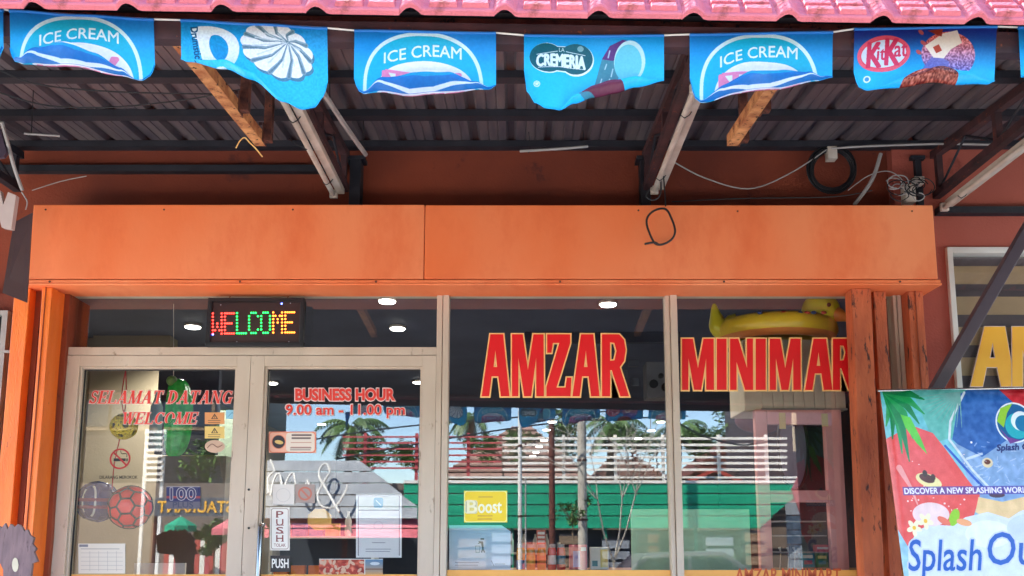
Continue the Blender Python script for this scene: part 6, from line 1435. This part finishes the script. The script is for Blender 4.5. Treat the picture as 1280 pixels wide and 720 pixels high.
MB().box((a, Yc_-6, -.34), (b, Yc_, zt3)).build('walls', flat('bldg2', 74, 56, 56), t)
MB().box((a-.2, Yc_-6.2, zt3+.002), (b+.3, Yc_+.3, zt3+.2)).build('roof', M['beam'], t)
for k in range(4):
    x = a+(b-a)*(k+.5)/4; wn = MB().box((x-.6, Yc_, 3.0), (x+.6, Yc_+.05, 4.2)).build('window', M['hwall'], t); MB().box((x-.52, Yc_+.051, 3.08), (x+.52, Yc_+.06, 4.12)).build('pane', M['win'], wn)
    for j in range(8): MB().box((x-.8, Yc_, -.2+j*.28), (x+.8, Yc_+.03, .06+j*.28)).build('shutter_slat', M['grey'], t)

t = thing('picket_fence', 'low red and white picket fence mirrored at the foot of the left door', 'fence', RF(250, 712, -3.4))
for k in range(16):
    x = RF(208+k*6.4, 690, -3.4).x; MB().box((x-.035, -3.42, -.33), (x+.035, -3.4, RF(240, 672+(k % 3)*2, -3.4).z)).build('picket', M[('terr', 'wslat', 'rslat')[k % 3]], t)

# overhead lines, more trees, crates at the foot of the hoarding
for k, (pts, lab) in enumerate((([(330, 560), (480, 536), (640, 522), (760, 514)], 'upper overhead line mirrored across the sky in the panes'), ([(420, 574), (560, 548), (700, 528), (860, 520)], 'middle overhead line mirrored across the sky in the panes'), ([(840, 524), (880, 545), (925, 556), (960, 552)], 'sagging overhead line mirrored right of the mullion'))):
    MB().tube(smooth_path([RF(x, y, -5.2) for x, y in pts], 8), .014, 5).build('overhead_line', M['black'], None, smooth=True, label=lab, cat='overhead line')
for (px, py, Y, R_, lab, sd) in ((628, 560, -12, .55, 'bushy dark green tree mirrored left of the dark pole', 31), (790, 552, -11.5, .5, 'leafy tree mirrored just left of the mullion behind the slats', 32), (520, 566, -12.5, .6, 'green tree mirrored at the right edge of the right door glass', 33), (868, 548, -12.2, .5, 'leafy tree mirrored beside the dark roofed house', 34), (460, 572, -13, .6, 'green tree mirrored behind the red slats', 35)):
    tree(px, py, Y, R_, lab, sd, 1600, s=.05)
rnd = random.Random(9)
for k, (px, w_, h_, mt, lab) in enumerate(((590, 34, 22, 'trunk', 'brown crate at the foot of the hoarding, mirrored beside the carton'), (628, 26, 30, 'grey', 'tall grey crate at the foot of the hoarding, mirrored behind the jars'), (668, 30, 18, 'pbrick', 'brick red crate at the foot of the hoarding, mirrored behind the jars'), (712, 26, 26, 'trunk', 'tall brown crate mirrored left of the concrete pole'), (770, 34, 20, 'grey', 'grey crate mirrored left of the pale board'), (812, 28, 28, 'pbrown', 'dark brown crate mirrored behind the pale board'), (900, 34, 24, 'grey', 'grey crate mirrored low in the right pane'), (945, 26, 30, 'trunk', 'brown crate mirrored beside the pink rack'))):
    t = thing('street_crate', lab, 'crate', RF(px, 700, -6.6), 'crates stacked before the hoarding')
    x0, x1 = sorted((RF(px-w_/2, 690, -6.6).x, RF(px+w_/2, 690, -6.6).x)); zT_ = RF(px, 692-h_, -6.6).z; n_ = 4
    MB().box((x0+.02, -7.0, -.21), (x1-.02, -6.63, zT_-.02)).build('box', M['beam'], t)
    for j in range(n_*2): z0_ = -.2+(zT_+.2)*j/(n_*2); MB().box((x0, -6.628, z0_), (x1, -6.60, z0_+(zT_+.2)/(n_*2)*.72)).build('slat', M[mt], t)
